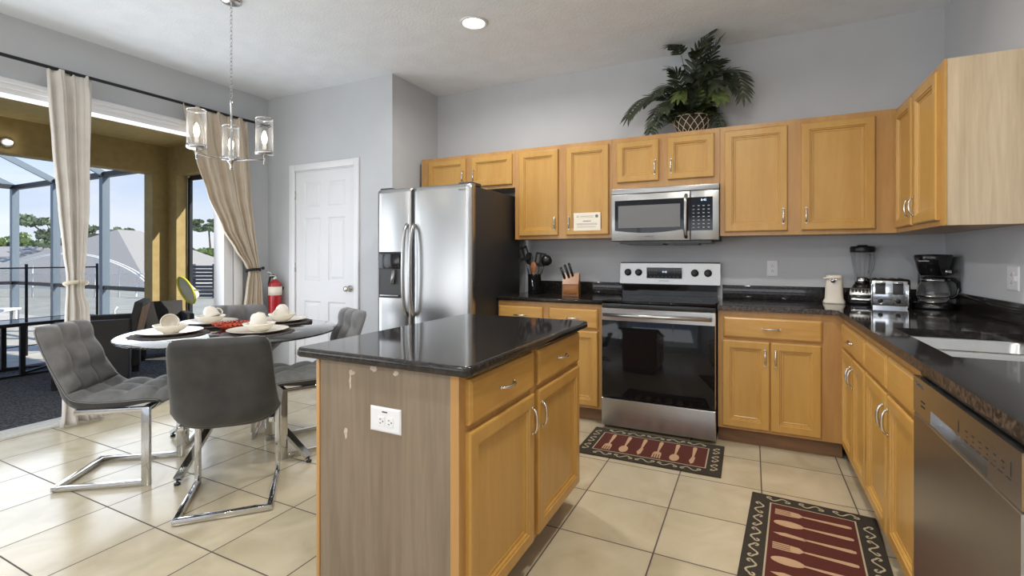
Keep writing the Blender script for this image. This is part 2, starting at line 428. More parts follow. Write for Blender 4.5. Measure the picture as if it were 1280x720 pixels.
    def grid(self, fn, nu, nv, smooth=True, close_u=False):
        g = [[self.v(fn(i / nu, j / nv)) for i in range(nu + (0 if close_u else 1))] for j in range(nv + 1)]
        for j in range(nv):
            for i in range(nu):
                i2 = (i + 1) % len(g[0])
                self.f([g[j][i], g[j][i2], g[j + 1][i2], g[j + 1][i]], smooth)
        return g
    def build(self, name, mat=None, parent=None, fix=True):
        if fix: bmesh.ops.recalc_face_normals(self.b, faces=self.b.faces[:])
        me = bpy.data.meshes.new(name)
        if parent:
            inv = wmat(parent).inverted()
            for q in self.b.verts: q.co = inv @ q.co
        self.b.to_mesh(me); self.b.free()
        for k in ([mat] if mat else self.mats): me.materials.append(M[k])
        o = bpy.data.objects.new(name, me); COL.objects.link(o)
        if parent: o.parent = parent
        return o
def tag(o, label=None, cat=None, group=None, kind=None):
    if label: o['label'] = label
    if cat: o['category'] = cat
    if group: o['group'] = group
    if kind: o['kind'] = kind
    return o
def thing(name, label, cat, loc=(0, 0, 0), rotz=0, group=None):
    o = bpy.data.objects.new(name, None); COL.objects.link(o)
    o.empty_display_size = .1
    o.location = loc; o.rotation_euler = (0, 0, rotz)
    return tag(o, label, cat, group)
def struct(name, mb, mat, parent=None):
    o = mb.build(name, mat, parent)
    if not parent: o['kind'] = 'structure'
    return o
def copy_tree(o, parent=None):
    c = o.copy(); COL.objects.link(c); c.parent = parent
    for ch in [q for q in bpy.data.objects if q.parent == o]: copy_tree(ch, c)
    return c
def text(name, body, size, loc, xdir, updir, mat, parent, extrude=.0004):
    cu = bpy.data.curves.new(name, 'FONT'); cu.body = body; cu.size = size; cu.extrude = extrude
    cu.align_x = 'CENTER'; cu.align_y = 'CENTER'; cu.resolution_u = 2
    tmp = bpy.data.objects.new(name, cu)
    X = Vector(xdir).normalized(); Y = Vector(updir).normalized(); Z = X.cross(Y)
    R = Matrix((X, Y, Z)).transposed().to_4x4()
    Tm = Matrix.Translation(loc) @ R
    dg = bpy.context.evaluated_depsgraph_get()
    me = bpy.data.meshes.new_from_object(tmp)
    inv = wmat(parent).inverted() if parent else Matrix.Identity(4)
    me.transform(inv @ Tm)
    me.materials.clear(); me.materials.append(M[mat])
    bpy.data.objects.remove(tmp)
    o = bpy.data.objects.new(name, me); COL.objects.link(o)
    if parent: o.parent = parent
    return o
# ------------------------------------------------------------------ room shell
XL, XR, YB, YP, XP, ZC, YR = -4.53, 1.135, 4.115, 3.42, -2.885, 2.875, -3.5
def bx(*a, **k): return MB().box(*a, **k)
struct('floor', bx(XL - .07, XR + .12, YR - .12, YB + .12, -.12, 0), 'tile')
struct('ceiling', bx(XL - .12, XR + .12, YR - .12, YB + .12, ZC, ZC + .15), 'ceiling')
struct('wall_back', bx(XP - .1, XR + .12, YB, YB + .12, 0, ZC), 'wall')
struct('wall_right', bx(XR, XR + .12, YR, YB, 0, ZC), 'wall')
m = MB(); m.box(XL, -4.135, YP, YP + .1, 0, ZC); m.box(-3.318, XP, YP, YP + .1, 0, ZC); m.box(-4.135, -3.318, YP, YP + .1, 2.095, ZC)
struct('wall_pantry', m, 'wall')
struct('wall_pantry_side', bx(XP - .1, XP, YP + .1, YB, 0, ZC), 'wall')
OY0, OY1, OZ = .2, 2.93, 2.375
m = MB(); m.box(XL - .12, XL, YR, OY0, 0, ZC); m.box(XL - .12, XL, OY1 + .12, YP + .1, 0, ZC); m.box(XL - .12, XL, OY0, OY1 + .12, OZ, ZC)
struct('wall_left', m, 'wall')
m = MB(); m.box(XL - .12, -3.9, YR - .12, YR, 0, ZC); m.box(.9, XR, YR - .12, YR, 0, ZC); m.box(-3.9, .9, YR - .12, YR, 0, .5); m.box(-3.9, .9, YR - .12, YR, 2.5, ZC)
struct('wall_rear', m, 'wall')
w2 = MB(); w2.box(-3.9, .9, YR - .08, YR - .04, .5, .56); w2.box(-3.9, .9, YR - .08, YR - .04, 2.44, 2.5)
for x in (-3.9, -2.3, -.7, .85): w2.box(x, x + .05, YR - .08, YR - .04, .56, 2.44)
struct('window_2', w2, 'white')
m = MB()
def trimrun(m, pts, h=.09, t=.013):
    for (x0, x1, y0, y1) in pts: m.box(x0, x1, y0, y1, 0, h, bev=.003)
trimrun(m, [(XL, -4.205, YP - .013, YP), (-3.262, XP + .013, YP - .013, YP)]); struct('baseboard_pantry', m, 'white')
m = MB(); m.box(XL, XL + .013, 3.13, YP - .013, 0, .09, bev=.003); m.box(XL, XL + .013, YR, OY0 - .1, 0, .09, bev=.003); struct('baseboard_left', m, 'white')

# slider opening: frame, stacked door jambs, header casing, sill
m = MB()
m.box(XL - .13, XL + .022, OY1, OY1 + .05, .0, OZ); m.box(XL - .10, XL + .018, OY1 + .05, OY1 + .09, .0, OZ + .0)
m.box(XL - .02, XL + .026, OY1 + .10, OY1 + .19, 0, OZ + .07, bev=.004)
m.box(XL - .13, XL + .022, OY0 - .05, OY0, 0, OZ)
m.box(XL - .13, XL + .01, OY0, OY1, OZ - .035, OZ + .0)
m.box(XL + 0, XL + .028, OY0 - .1, OY1 + .10, OZ, OZ + .030, bev=.003)
m.box(XL + 0, XL + .040, OY0 - .1, OY1 + .10, OZ + .030, OZ + .066, bev=.005)
f1 = struct('window_1', m, 'white')
m = MB(); m.box(XL - .20, XL + .0, OY0, OY1, -.03, .012); m.box(XL - .10, XL - .085, OY0, OY1, .012, .024); m.box(XL - .05, XL - .035, OY0, OY1, .012, .024)
o = m.build('sill_track', 'fascia', f1)

# pantry door with casing
m = MB()
DX0, DX1, DZ = -4.117, -3.335, 2.08
fr = (Vector((0, YP + .012, 0)), (1, 0, 0), (0, 0, 1), (0, -1, 0))
m.box(DX0, DX1, YP + .012, YP + .04, .01, DZ)
st = .115; mid = (DX0 + DX1) / 2; ms = .05
cols = [(DX0 + st, mid - ms), (mid + ms, DX1 - st)]
rows = [(.24, .80), (1.0, 1.62), (1.73, 1.97)]
def lay(x0, x1, z0, z1): m.box(x0, x1, YP + .002, YP + .012, z0, z1)
lay(DX0, DX0 + st, .01, DZ); lay(DX1 - st, DX1, .01, DZ); lay(mid - ms, mid + ms, .01, DZ)
zz = [.01] + [q for rr in rows for q in rr] + [DZ]
for (a, b_) in cols:
    for k in range(0, len(zz), 2): lay(a, b_, zz[k], zz[k + 1])
    for (z0, z1) in rows:
        m.nested(a, b_, z0, z1, fr, [(0, .001), (0, .010), (.012, .002), (.022, .002), (.045, .008)])
door = struct('door_1', m, 'white_door')
k = MB(); T = Matrix.Translation((-3.388, YP, .935)) @ Matrix.Rotation(PI / 2, 4, 'X')
k.lathe([(0, 0), (.032, 0), (.032, .006), (.012, .010), (.011, .03), (.024, .038), (.029, .05), (.024, .064), (0, .068)], T=T, n=20)
k.build('door_knob', 'nickel', door)
for z in (.3, 1.13, 1.85):
    h = MB(); h.tube([(-4.124, YP - .004, z - .045), (-4.124, YP - .004, z + .045)], .007, 8); h.build('hinge', 'nickel', door)
m = MB()
for x0, x1, z0, z1 in ((-4.198, -4.122, 0, 2.157), (-3.330, -3.272, 0, 2.157), (-4.122, -3.330, 2.092, 2.157)):
    m.box(x0, x1, YP - .018, YP, z0, z1, bev=.004)
m.box(-4.135, -4.122, YP, YP + .06, 0, 2.095); m.box(-3.330, -3.318, YP, YP + .06, 0, 2.095); m.box(-4.122, -3.33, YP, YP + .06, 2.082, 2.092)
struct('trim_1', m, 'white')

# recessed ceiling light (the visible one only; the added fill lamps have no fixture)
for i, (x, y) in enumerate(CANS_AND_FILL):
    if i == 0:
        t = thing('ceiling_light', 'round white recessed ceiling light, glowing, in front of the back wall', 'ceiling light', (x, y, ZC - .012))
        MB().lathe([(.075, 0.012), (.098, .012), (.098, .006), (.090, 0), (.078, .002), (.075, .012)], (x, y, ZC - .012), 40).build('trim_ring', 'white', t)
        MB().lathe([(0, .004), (.05, .004), (.076, .009)], (x, y, ZC - .012), 40).build('lens', 'lamp_glow', t)

# ------------------------------------------------------------------ cabinet helpers
def axes(facing):
    return {'-y': ((1, 0, 0), (0, -1, 0)), '+x': ((0, 1, 0), (1, 0, 0)), '-x': ((0, 1, 0), (-1, 0, 0))}[facing]
DOOR = [(0, 0), (0, .014), (.003, .018), (.008, .020), (.046, .020), (.049, .015), (.055, .015), (.058, .007), (.068, .007), (.071, .0045)]
SLAB = [(0, 0), (0, .012), (.003, .015), (.006, .0165), (.012, .020), (.02, .020)]
def pull(parent, c, U, N_, vertical=True, L_=.098, mat='nickel'):
    c = Vector(c); U = Vector(U); N_ = Vector(N_); A = Vector((0, 0, 1)) if vertical else U
    m = MB()
    pts = []
    for i in range(13):
        s = i / 12 * 2 - 1
        pts.append(c + A * (s * L_ / 2) + N_ * (.020 * (1 - s * s) ** .45 + .001))
    m.tube(pts, lambda t: .0042 + .0022 * math.cos((t - .5) * PI) , 8)
    for s in (-1, 1):
        q = c + A * (s * L_ / 2); m.tube([q, q + N_ * .006], .0065, 10)
    return m.build('handle', mat, parent)
def front(name, parent, facing, plane, a0, a1, z0, z1, loops, mat='maple', handle=None):
    """handle: 'L','R','M' + vertical pos 't'/'b' ; or 'H' horizontal centre"""
    U, N_ = axes(facing)
    o = (0, plane, 0) if facing == '-y' else (plane, 0, 0)
    d = MB().nested(a0, a1, z0, z1, (o, U, (0, 0, 1), N_), loops).build(name, mat, parent)
    if handle:
        U = Vector(U); N_ = Vector(N_); o = Vector(o)
        if handle == 'H': c = o + U * ((a0 + a1) / 2) + Vector((0, 0, (z0 + z1) / 2)) + N_ * .020; pull(d, c, U, N_, False)
        else:
            a = a0 + .026 if handle[0] == 'L' else a1 - .026
            z = z1 - .10 if handle[1] == 't' else z0 + .10
            pull(d, o + U * a + Vector((0, 0, z)) + N_ * .020, U, N_, True)
    return d

# ---- island
isl = thing('kitchen_island', 'kitchen island cabinet with pale wood laminate end and honey maple doors', 'island', (-1.07, 1.78, 0))
IX0, IX1, IY0, IY1 = -1.368, -.782, 1.227, 2.325
m = MB(); m.box(IX0 + .012, IX1, IY0 + .012, IY1, .105, .882); m.build('cabinet_body', 'maple_frame', isl)
MB().box(IX0 + .016, IX1 - .075, IY0 + .02, IY1 - .02, 0, .105).build('toe_kick', 'toekick', isl)
MB().box(IX0 + .014, IX1 - .030, IY0, IY0 + .012, 0.0, .882).build('end_panel', 'laminate', isl)
m = MB(); m.box(IX0 - .004, IX0 + .012, IY0 - .004, IY0 + .03, 0, .882, bev=.003); m.build('corner_trim', 'maple_frame', isl)
MB().box(IX0, IX0 + .012, IY0 + .03, IY1, 0, .882).build('back_panel', 'laminate', isl)
m = MB(); m.box(IX1 - .030, IX1 + .0, IY0 - .002, IY0 + .012, .105, .882); m.build('corner_stile', 'maple_frame', isl)
yA0, yA1, yB0, yB1 = 1.262, 1.700, 1.775, 2.300
front('drawer', isl, '+x', IX1, 1.262, 1.745, .722, .862, SLAB, 'maple_h', 'H')
front('drawer', isl, '+x', IX1, 1.790, 2.300, .722, .862, SLAB, 'maple_h', 'H')
front('door', isl, '+x', IX1, 1.262, 1.745, .122, .700, DOOR, 'maple', 'Rt')
front('door', isl, '+x', IX1, 1.790, 2.300, .122, .700, DOOR, 'maple', 'Lt')
def blob(m, cx, cz, w_, h_, y, seed):
    rnd = random.Random(seed); n = 14; ps = []
    for i in range(n):
        a = 2 * PI * i / n; k = rnd.uniform(.6, 1.1)
        ps.append((cx + w_ * k * math.cos(a), cz + h_ * k * math.sin(a)))
    T = Matrix(((1, 0, 0, 0), (0, 0, 1, y), (0, 1, 0, 0), (0, 0, 0, 1)))
    m.prism(ps, 0, -.0006, T)
for cx, cz, w_, h_, sd in ((-1.235, .638, .009, .022, 1), (-1.208, .845, .014, .010, 2), (-1.215, .815, .006, .028, 3), (-1.11, .868, .018, .012, 4), (-1.02, .862, .012, .009, 5)):
    m = MB(); blob(m, cx, cz, w_, h_, IY0, sd); m.build('scuff_mark', 'scuff', isl)

def slab_top(m, x0, x1, y0, y1, z0, z1, r=.028, corners=(1, 1, 1, 1)):
    prof = [(0.006, z0), (0, z0 + .006), (0, z1 - .008), (.003, z1 - .003), (.010, z1)]
    cs = [(x0, y0, PI, corners[0]), (x1, y0, 1.5 * PI, corners[1]), (x1, y1, 0, corners[2]), (x0, y1, .5 * PI, corners[3])]
    rings = []
    for ins, z in prof:
        rg = []
        for cx, cy, a0, on in cs:
            rr = r if on else .003
            sx = 1 if cx == x0 else -1; sy = 1 if cy == y0 else -1
            ox, oy = cx + sx * rr, cy + sy * rr
            for k in range(7):
                a = a0 + k / 6 * PI / 2
                rg.append(m.v((ox + (rr - ins) * math.cos(a) if on else cx + sx * ins, oy + (rr - ins) * math.sin(a) if on else cy + sy * ins, z)) if on else None)
            if not on:
                rg = [q for q in rg if q]; rg.append(m.v((cx + sx * ins, cy + sy * ins, z)))
        rings.append(rg)
    for a, b_ in zip(rings, rings[1:]): m.bridge(a, b_, True)
    m.f(rings[0][::-1]); m.f(rings[-1]); return m
tag(slab_top(MB(), -1.453, -.732, 1.197, 2.35, .883, .915).build('island_countertop', 'granite'), 'polished black granite slab topping the kitchen island', 'countertop')
def outlet(kind, c, U, N_, W_, H_, horizontal, name, label=None, parent=None, group=None):
    c = Vector(c); U = Vector(U); N_ = Vector(N_); V = Vector((0, 0, 1))
    if parent is None: r_ = thing(name, label, 'outlet', tuple(c), group=group)
    else:
        r_ = bpy.data.objects.new(name, None); COL.objects.link(r_); r_.parent = parent; r_.location = c - parent.location
    MB().nested(-W_ / 2, W_ / 2, -H_ / 2, H_ / 2, (c, U, V, N_), [(0, 0), (0, .003), (.004, .006), (.008, .0065)]).build('cover_plate', 'outlet', r_)
    A, B = (U, V) if horizontal else (V, U)
    for k in (-1, 1):
        m = MB(); s = MB()
        q = c + A * (k * .019)
        m.nested(-.0135, .0135, -.0165, .0165, (q, A, B, N_), [(0, .006), (0, .008), (.002, .0085)])
        for j in (-1, 1):
            p = q + B * (j * .006) - A * .003 * 1
            s.nested(-.004, .004, -.0012, .0012, (p, A, B, N_), [(0, .0085), (0, .0089)])
        p = q + A * .0065
        s.nested(-.002, .002, -.002, .002, (p, A, B, N_), [(0, .0085), (0, .0089)])
        rc_ = m.build('receptacle', 'outlet', r_); s.build('slots', 'dark_void', rc_)
    return r_
iro = MB()
c0 = Vector((-1.060, IY0, .708))
# island outlet: parts of the island
pl = MB().nested(-.063, .063, -.040, .040, (c0, (1, 0, 0), (0, 0, 1), (0, -1, 0)), [(0, 0), (0, .003), (.004, .006), (.008, .0065)]).build('power_outlet', 'outlet', isl)
s_ = MB()
for k in (-1, 1):
    q = c0 + Vector((k * .0175 + .003, 0, -.004))
    s_.nested(-.0145, .0145, -.0155, .0155, (q, (1, 0, 0), (0, 0, 1), (0, -1, 0)), [(0, .0066), (0, .0078), (.002, .0083)])
s_.build('receptacle', 'outlet', pl)
s_ = MB()
for k in (-1, 1):
    q = c0 + Vector((k * .0175 + .003, 0, -.004))
    for dz in (-.0062, .0062): s_.nested(-.0065, .0005, dz - .0013, dz + .0013, (q, (1, 0, 0), (0, 0, 1), (0, -1, 0)), [(0, .0083), (0, .0087)])
    s_.nested(.0050, .0095, -.0022, .0022, (q, (1, 0, 0), (0, 0, 1), (0, -1, 0)), [(0, .0083), (0, .0087)])
s_.nested(-.012, .010, .024, .0285, (c0, (1, 0, 0), (0, 0, 1), (0, -1, 0)), [(0, .0066), (0, .0069)])
s_.build('slots', 'dark_text', pl)

# ---- base cabinets on the back wall
YF = 3.51     # face frame plane
def base_cab(name, label, x0, x1, fx0=None, fx1=None):
    t = thing(name, label, 'cabinet', ((x0 + x1) / 2, 3.8, 0))
    MB().box(x0, x1, YF, YB - .005, .105, .882).build('cabinet_body', 'maple_frame', t)
    MB().box(x0, x1, YF + .055, YF + .075, 0, .105).build('toe_kick', 'toekick', t)
    return t
t = base_cab('base_cabinet', 'honey maple base cabinet between the refrigerator and the range', -1.858, -.985)
front('drawer', t, '-y', YF, -1.848, -1.463, .700, .845, SLAB, 'maple_h', 'H'); front('drawer', t, '-y', YF, -1.412, -1.022, .700, .845, SLAB, 'maple_h', 'H')
front('door', t, '-y', YF, -1.848, -1.463, .125, .680, DOOR, 'maple', 'Rt'); front('door', t, '-y', YF, -1.412, -1.022, .125, .680, DOOR, 'maple', 'Lt')
t = base_cab('base_cabinet', 'honey maple base cabinet with one wide drawer, right of the range', -.203, .4955)
front('drawer', t, '-y', YF, -.170, .386, .707, .842, SLAB, 'maple_h', 'H')
front('door', t, '-y', YF, -.176, .101, .123, .690, DOOR, 'maple', 'Rt'); front('door', t, '-y', YF, .108, .380, .123, .690, DOOR, 'maple', 'Lt')
# ---- right run
XF = .495
def right_cab(name, label, y0, y1):
    t = thing(name, label, 'cabinet', (.8, (y0 + y1) / 2, 0))
    MB().box(XF, XR - .005, y0, y1, .105, .882).build('cabinet_body', 'maple_frame', t)
    MB().box(XF + .055, XF + .075, y0, min(y1, YF + .05), 0, .105).build('toe_kick', 'toekick', t)
    return t
t = right_cab('base_cabinet', 'corner maple base cabinet with narrow drawer and two slim doors, right run', 2.800, YF - .002)
front('drawer', t, '-x', XF, 2.812, 3.455, .707, .842, SLAB, 'maple_h', 'H')
front('door', t, '-x', XF, 3.125, 3.455, .123, .690, DOOR, 'maple', 'Lt'); front('door', t, '-x', XF, 2.812, 3.118, .123, .690, DOOR, 'maple', 'Rt')
t = right_cab('sink_cabinet', 'maple sink base cabinet with two false drawer fronts beside the dishwasher', 1.972, 2.798)
bo = [o for o in bpy.data.objects if o.parent == t]
for o in bo: bpy.data.objects.remove(o)
m = MB(); m.box(XF, XR - .005, 1.972, 2.798, .105, .60); m.box(XF, XF + .02, 1.972, 2.798, .60, .882); m.box(XF + .02, XR - .005, 1.972, 1.985, .60, .882); m.box(XF + .02, XR - .005, 2.785, 2.798, .60, .882); m.box(XR - .03, XR - .005, 1.985, 2.785, .60, .882)
m.build('cabinet_body', 'maple_frame', t); MB().box(XF + .055, XF + .075, 1.972, 2.798, 0, .105).build('toe_kick', 'toekick', t)
front('drawer_front', t, '-x', XF, 2.395, 2.786, .707, .842, SLAB, 'maple_h'); front('drawer_front', t, '-x', XF, 1.984, 2.370, .707, .842, SLAB, 'maple_h')
front('door', t, '-x', XF, 2.395, 2.786, .123, .690, DOOR, 'maple', 'Lt'); front('door', t, '-x', XF, 1.984, 2.370, .123, .690, DOOR, 'maple', 'Rt')
t = right_cab('base_cabinet', 'end maple base cabinet, nearest right edge beyond the dishwasher', .70, 1.262)
front('door', t, '-x', XF, .72, 1.25, .123, .842, DOOR, 'maple', 'Lt')

# ---- countertops
m = MB(); slab_top(m, -1.858, -.985, 3.48, YB, .883, .915, corners=(0, 0, 0, 0))
ct = m.build('back_countertop', 'granite'); tag(ct, 'short black granite counter between refrigerator and range', 'countertop')
MB().box(-1.858, -.985, YB - .02, YB, .915, 1.018, bev=.002).build('backsplash', 'granite', ct)
m = MB()
XE = .4626
SX0, SX1, SY0, SY1 = .575, 1.00, 2.02, 2.74
outer = [(-.205, 3.48), (XE - .03, 3.48), (XE, 3.45), (XE, .70), (XR, .70), (XR, YB), (-.205, YB)]
hole = [(SX0, SY0), (SX1, SY0), (SX1, SY1), (SX0, SY1)]
# slab from pieces sharing one mesh
def poly_ring(pts, z): return [m.v((x, y, z)) for x, y in pts]
def cut_face(z, flip):
    quads = [[(-.205, 3.48), (XE - .03, 3.48), (XE - .03, YB), (-.205, YB)], [(XE - .03, 3.48), (XE, 3.45), (SX0, 3.45), (SX0, YB), (XE - .03, YB)],
             [(XE, 3.45), (XE, .70), (SX0, .70), (SX0, 3.45)], [(SX0, SY1), (SX1, SY1), (SX1, YB), (SX0, YB)],
             [(SX0, .70), (SX1, .70), (SX1, SY0), (SX0, SY0)], [(SX1, .70), (XR, .70), (XR, YB), (SX1, YB)]]
    for q in quads: m.f(poly_ring(q, z))
zt, zb = .915, .883
m.use('granite'); cut_face(zt, 0); cut_face(zb, 1)
def side(pts):
    for a, b_ in zip(pts, pts[1:]):
        m.f([m.v((*a, zb)), m.v((*b_, zb)), m.v((*b_, zt)), m.v((*a, zt))])
m.use('granite_edge'); side([(-.205, YB)] + outer[:2] + outer[2:5] + [(XR, YB)]); m.use('granite'); side(hole + [hole[0]])
bmesh.ops.remove_doubles(m.b, verts=m.b.verts[:], dist=.0002)
ct = m.build('corner_countertop'); tag(ct, 'long L-shaped black granite counter with the undermount sink', 'countertop')
m = MB(); m.box(-.205, XR - .02, YB - .02, YB, .915, 1.018, bev=.002); m.box(XR - .02, XR, .70, YB, .915, 1.018, bev=.002); m.build('backsplash', 'granite', ct)
# ---- sink (two bowls)
t = thing('kitchen_sink', 'double-bowl stainless undermount sink set into the long counter', 'sink', (.79, 2.38, .883))
m = MB()
def bowl(x0, x1, y0, y1, zt_, zb_, r=.05):
    def rr(ins, z, rad):
        out_ = []
        for cx, cy, a0 in ((x0 + ins, y0 + ins, PI), (x1 - ins, y0 + ins, 1.5 * PI), (x1 - ins, y1 - ins, 0), (x0 + ins, y1 - ins, .5 * PI)):
            sx = 1 if cx < (x0 + x1) / 2 else -1; sy = 1 if cy < (y0 + y1) / 2 else -1
            for k in range(6):
                a = a0 + k / 5 * PI / 2
                out_.append(m.v((cx + sx * rad + rad * math.cos(a), cy + sy * rad + rad * math.sin(a), z)))
        return out_
    rs = [rr(-.012, zt_, .03), rr(0, zt_, .03), rr(.004, zt_ - .01, .035), rr(.012, zb_ + .03, .045), rr(.04, zb_, .05)]
    for a, b_ in zip(rs, rs[1:]): m.bridge(a, b_)
    m.f(rs[-1])
bowl(SX0 + .002, SX1 - .002, 2.40, SY1 - .002, .881, .69); m.build('far_bowl', 'steel_sink', t, fix=False)
m = MB(); bowl(SX0 + .002, SX1 - .002, SY0 + .002, 2.37, .881, .69); m.build('near_bowl', 'steel_sink', t, fix=False)
m = MB(); m.box(SX0 + .004, SX1 - .004, 2.372, 2.398, .862, .880, bev=.006); m.build('divider', 'steel_sink', t)
for y in (2.57, 2.19):
    MB().lathe([(0, .001), (.03, .001), (.042, .004), (.044, 0)], (.79, y, .691), 20).build('drain', 'chrome', t)

# ---- upper cabinets on the back wall
YU = 3.785
def upper(label, x0, x1, z0, z1=2.162):
    t = thing('upper_cabinet', label, 'cabinet', ((x0 + x1) / 2, 3.95, z0))
    MB().box(x0, x1, YU, YB - .002, z0, z1).build('cabinet_body', 'maple_frame', t)
    return t
t = upper('short maple wall cabinet above the refrigerator', -2.836, -1.842, 1.836)
front('door', t, '-y', YU, -2.745, -2.335, 1.865, 2.128, DOOR, 'maple', 'Rb'); front('door', t, '-y', YU, -2.272, -1.864, 1.865, 2.128, DOOR, 'maple', 'Lb')
t = upper('tall maple wall cabinet left of the microwave, a notice on its right door', -1.840, -.992, 1.385)
front('door', t, '-y', YU, -1.797, -1.440, 1.412, 2.128, DOOR, 'maple', 'Rb'); front('door', t, '-y', YU, -1.367, -1.015, 1.412, 2.128, DOOR, 'maple', 'Lb')
t = upper('short maple wall cabinet directly above the microwave', -.990, -.207, 1.760)
front('door', t, '-y', YU, -.950, -.630, 1.812, 2.128, DOOR, 'maple', 'Rb'); front('door', t, '-y', YU, -.566, -.243, 1.812, 2.128, DOOR, 'maple', 'Lb')
t = upper('wide maple wall cabinet with two big doors, right of the microwave', -.205, .811, 1.385)
front('door', t, '-y', YU, -.175, .216, 1.412, 2.128, DOOR, 'maple', 'Rb'); front('door', t, '-y', YU, .297, .700, 1.412, 2.128, DOOR, 'maple', 'Lb')
t = thing('upper_cabinet', 'maple wall cabinet on the right wall with pale laminate end panel', 'cabinet', (.97, 3.3, 1.385))
MB().box(.813, XR - .002, 2.953, YB - .002, 1.385, 2.162).build('cabinet_body', 'maple_frame', t)
MB().box(.820, XR - .002, 2.945, 2.953, 1.383, 2.164).build('end_panel', 'laminate_light', t)
MB().box(.811, .820, 2.943, 2.975, 1.383, 2.164).build('corner_stile', 'maple', t)
front('door', t, '-x', .813, 3.42, 3.762, 1.412, 2.128, DOOR, 'maple', 'Lb'); front('door', t, '-x', .813, 3.012, 3.385, 1.412, 2.128, DOOR, 'maple', 'Rb')

# paper notice
t = thing('paper_notice', 'white printed notice taped on the maple door left of the microwave', 'notice', (-1.19, 3.764, 1.45))
MB().box(-1.301, -1.078, 3.7632, 3.7648, 1.446, 1.590).build('paper_sheet', 'paper', t)
m = MB()
def ln(x0, x1, z, h=.0022): m.box(x0, x1, 3.7628, 3.7632, z - h / 2, z + h / 2)
ln(-1.275, -1.255, 1.566); ln(-1.277, -1.257, 1.558, .004); ln(-1.245, -1.135, 1.562, .003); ln(-1.255, -1.13, 1.552, .0016); ln(-1.222, -1.156, 1.522, .006)
for z in (1.504, 1.498, 1.492): ln(-1.275, -1.105, z, .0018)
for z in (1.478, 1.473): ln(-1.272, -1.115, z, .0014)
T = Matrix(((1, 0, 0, -1.108), (0, 0, 1, 3.7632), (0, 1, 0, 1.560), (0, 0, 0, 1)))
m.prism([(.013 * math.cos(2 * PI * i / 20), .013 * math.sin(2 * PI * i / 20)) for i in range(20)], 0, -.0005, T)
m.build('printed_lines', 'mid_grey', t)

# wall outlets
outlet('d', (.137, YB, 1.148), (1, 0, 0), (0, -1, 0), .074, .118, False, 'wall_outlet', 'white duplex outlet on the grey back wall left of the can opener')
ow = outlet('d', (XR, 3.18, 1.13), (0, 1, 0), (-1, 0, 0), .118, .118, False, 'wall_outlet', 'white outlet and switch plate on the right wall above the counter')
MB().nested(-.005, .005, -.012, .012, ((XR, 3.140, 1.13), (0, 1, 0), (0, 0, 1), (-1, 0, 0)), [(0, .006), (0, .012), (.002, .015)]).build('switch', 'outlet', ow)
# ------------------------------------------------------------------ appliances
# refrigerator
t = thing('refrigerator', 'stainless side-by-side refrigerator with dark grey sides', 'refrigerator', (-2.3, 3.5, 0))
MB().box(-2.745, -1.866, 3.15, 3.93, .02, 1.765, bev=.006).build('cabinet_body', 'dark_side', t)
def fdoor(x0, x1, hole=None):
    m = MB()
    z0, z1 = .09, 1.782; y0, y1 = 3.07, 3.145
    def sec(z, zi):
        # gently bowed front section as polygon in xy
        pts = [(x1, y1), (x0, y1)]
        for i in range(13):
            s = i / 12; x = x0 + (x1 - x0) * s
            e = min(s, 1 - s) * (x1 - x0)
            rd = .009
            edge = rd - math.sqrt(max(0, rd * rd - max(0, rd - e) ** 2)) if e < rd else 0
            pts.append((x, y0 + edge - .010 * math.sin(PI * s)+.006))
        return pts
    xs = sorted(set([0] + [i / 12 for i in range(13)]))
    zs = [z0, z0 + .02] + ([hole[2], hole[3]] if hole else []) + [z1 - .035, z1 - .015, z1 - .004, z1]
    def ycut(z): return {z1: .022, z1 - .004: .012, z1 - .015: .003}.get(z, 0)
    secs = [[(x, y + (ycut(z) if y < y1 - .001 else 0), z) for x, y in sec(z, 0)] for z in zs]
    rings = [[m.v(p) for p in s_] for s_ in secs]
    for a, b_ in zip(rings, rings[1:]): m.bridge(a, b_, True)
    m.f(rings[0][::-1]); m.f(rings[-1])
    return m
fz = fdoor(-2.751, -2.408).build('freezer_door', 'steel', t)
rf = fdoor(-2.396, -1.860).build('fridge_door', 'steel', t)
# dispenser on the freezer door
m = MB(); m.nested(-2.722, -2.488, .905, 1.275, ((0, 3.068, 0), (1, 0, 0), (0, 0, 1), (0, -1, 0)), [(0, -.004), (0, .005), (.004, .008), (.010, .006), (.012, .0045)])
dsp = m.build('ice_dispenser', 'dark_grey', fz)
MB().box(-2.708, -2.502, 3.050, 3.064, 1.140, 1.262, bev=.003).build('dispenser_panel', 'black_gloss', fz)
m = MB(); m.box(-2.700, -2.510, 3.046, 3.062, .918, .930, bev=.002); m.tube([(-2.56, 3.058, 1.13), (-2.565, 3.052, 1.07), (-2.57, 3.048, 1.02)], .018, 8); m.build('dispenser_lever', 'steel_dark', fz)
for x, par, sg in ((-2.432, fz, -1), (-2.372, rf, 1)):
    m = MB(); pts = []
    for i in range(19):
        s = i / 18 * 2 - 1
        pts.append((x + sg * .004, 3.066 - .058 * (1 - s ** 2) ** .38, 1.13 + s * .36))
    m.tube(pts, .0135, 12, flat=1.2); m.build('handle', 'steel', par)
m = MB(); m.box(-2.74, -2.62, 3.10, 3.22, 1.766, 1.795, bev=.005); m.box(-1.985, -1.865, 3.10, 3.24, 1.766, 1.795, bev=.005); m.build('hinge_cover', 'dark_grey', t)
MB().box(-2.73, -1.88, 3.11, 3.15, .012, .085).build('kick_grille', 'dark_grey', t)
MB().box(-2.4075, -2.3965, 3.082, 3.15, .09, 1.765).build('door_gasket', 'black_plastic', t)  # dark strip stands in for shade in the gap between the doors
text('lettering', 'SAMSUNG', .016, (-1.925, 3.0655, 1.735), (1, 0, 0), (0, 0, 1), 'dark_text', rf)

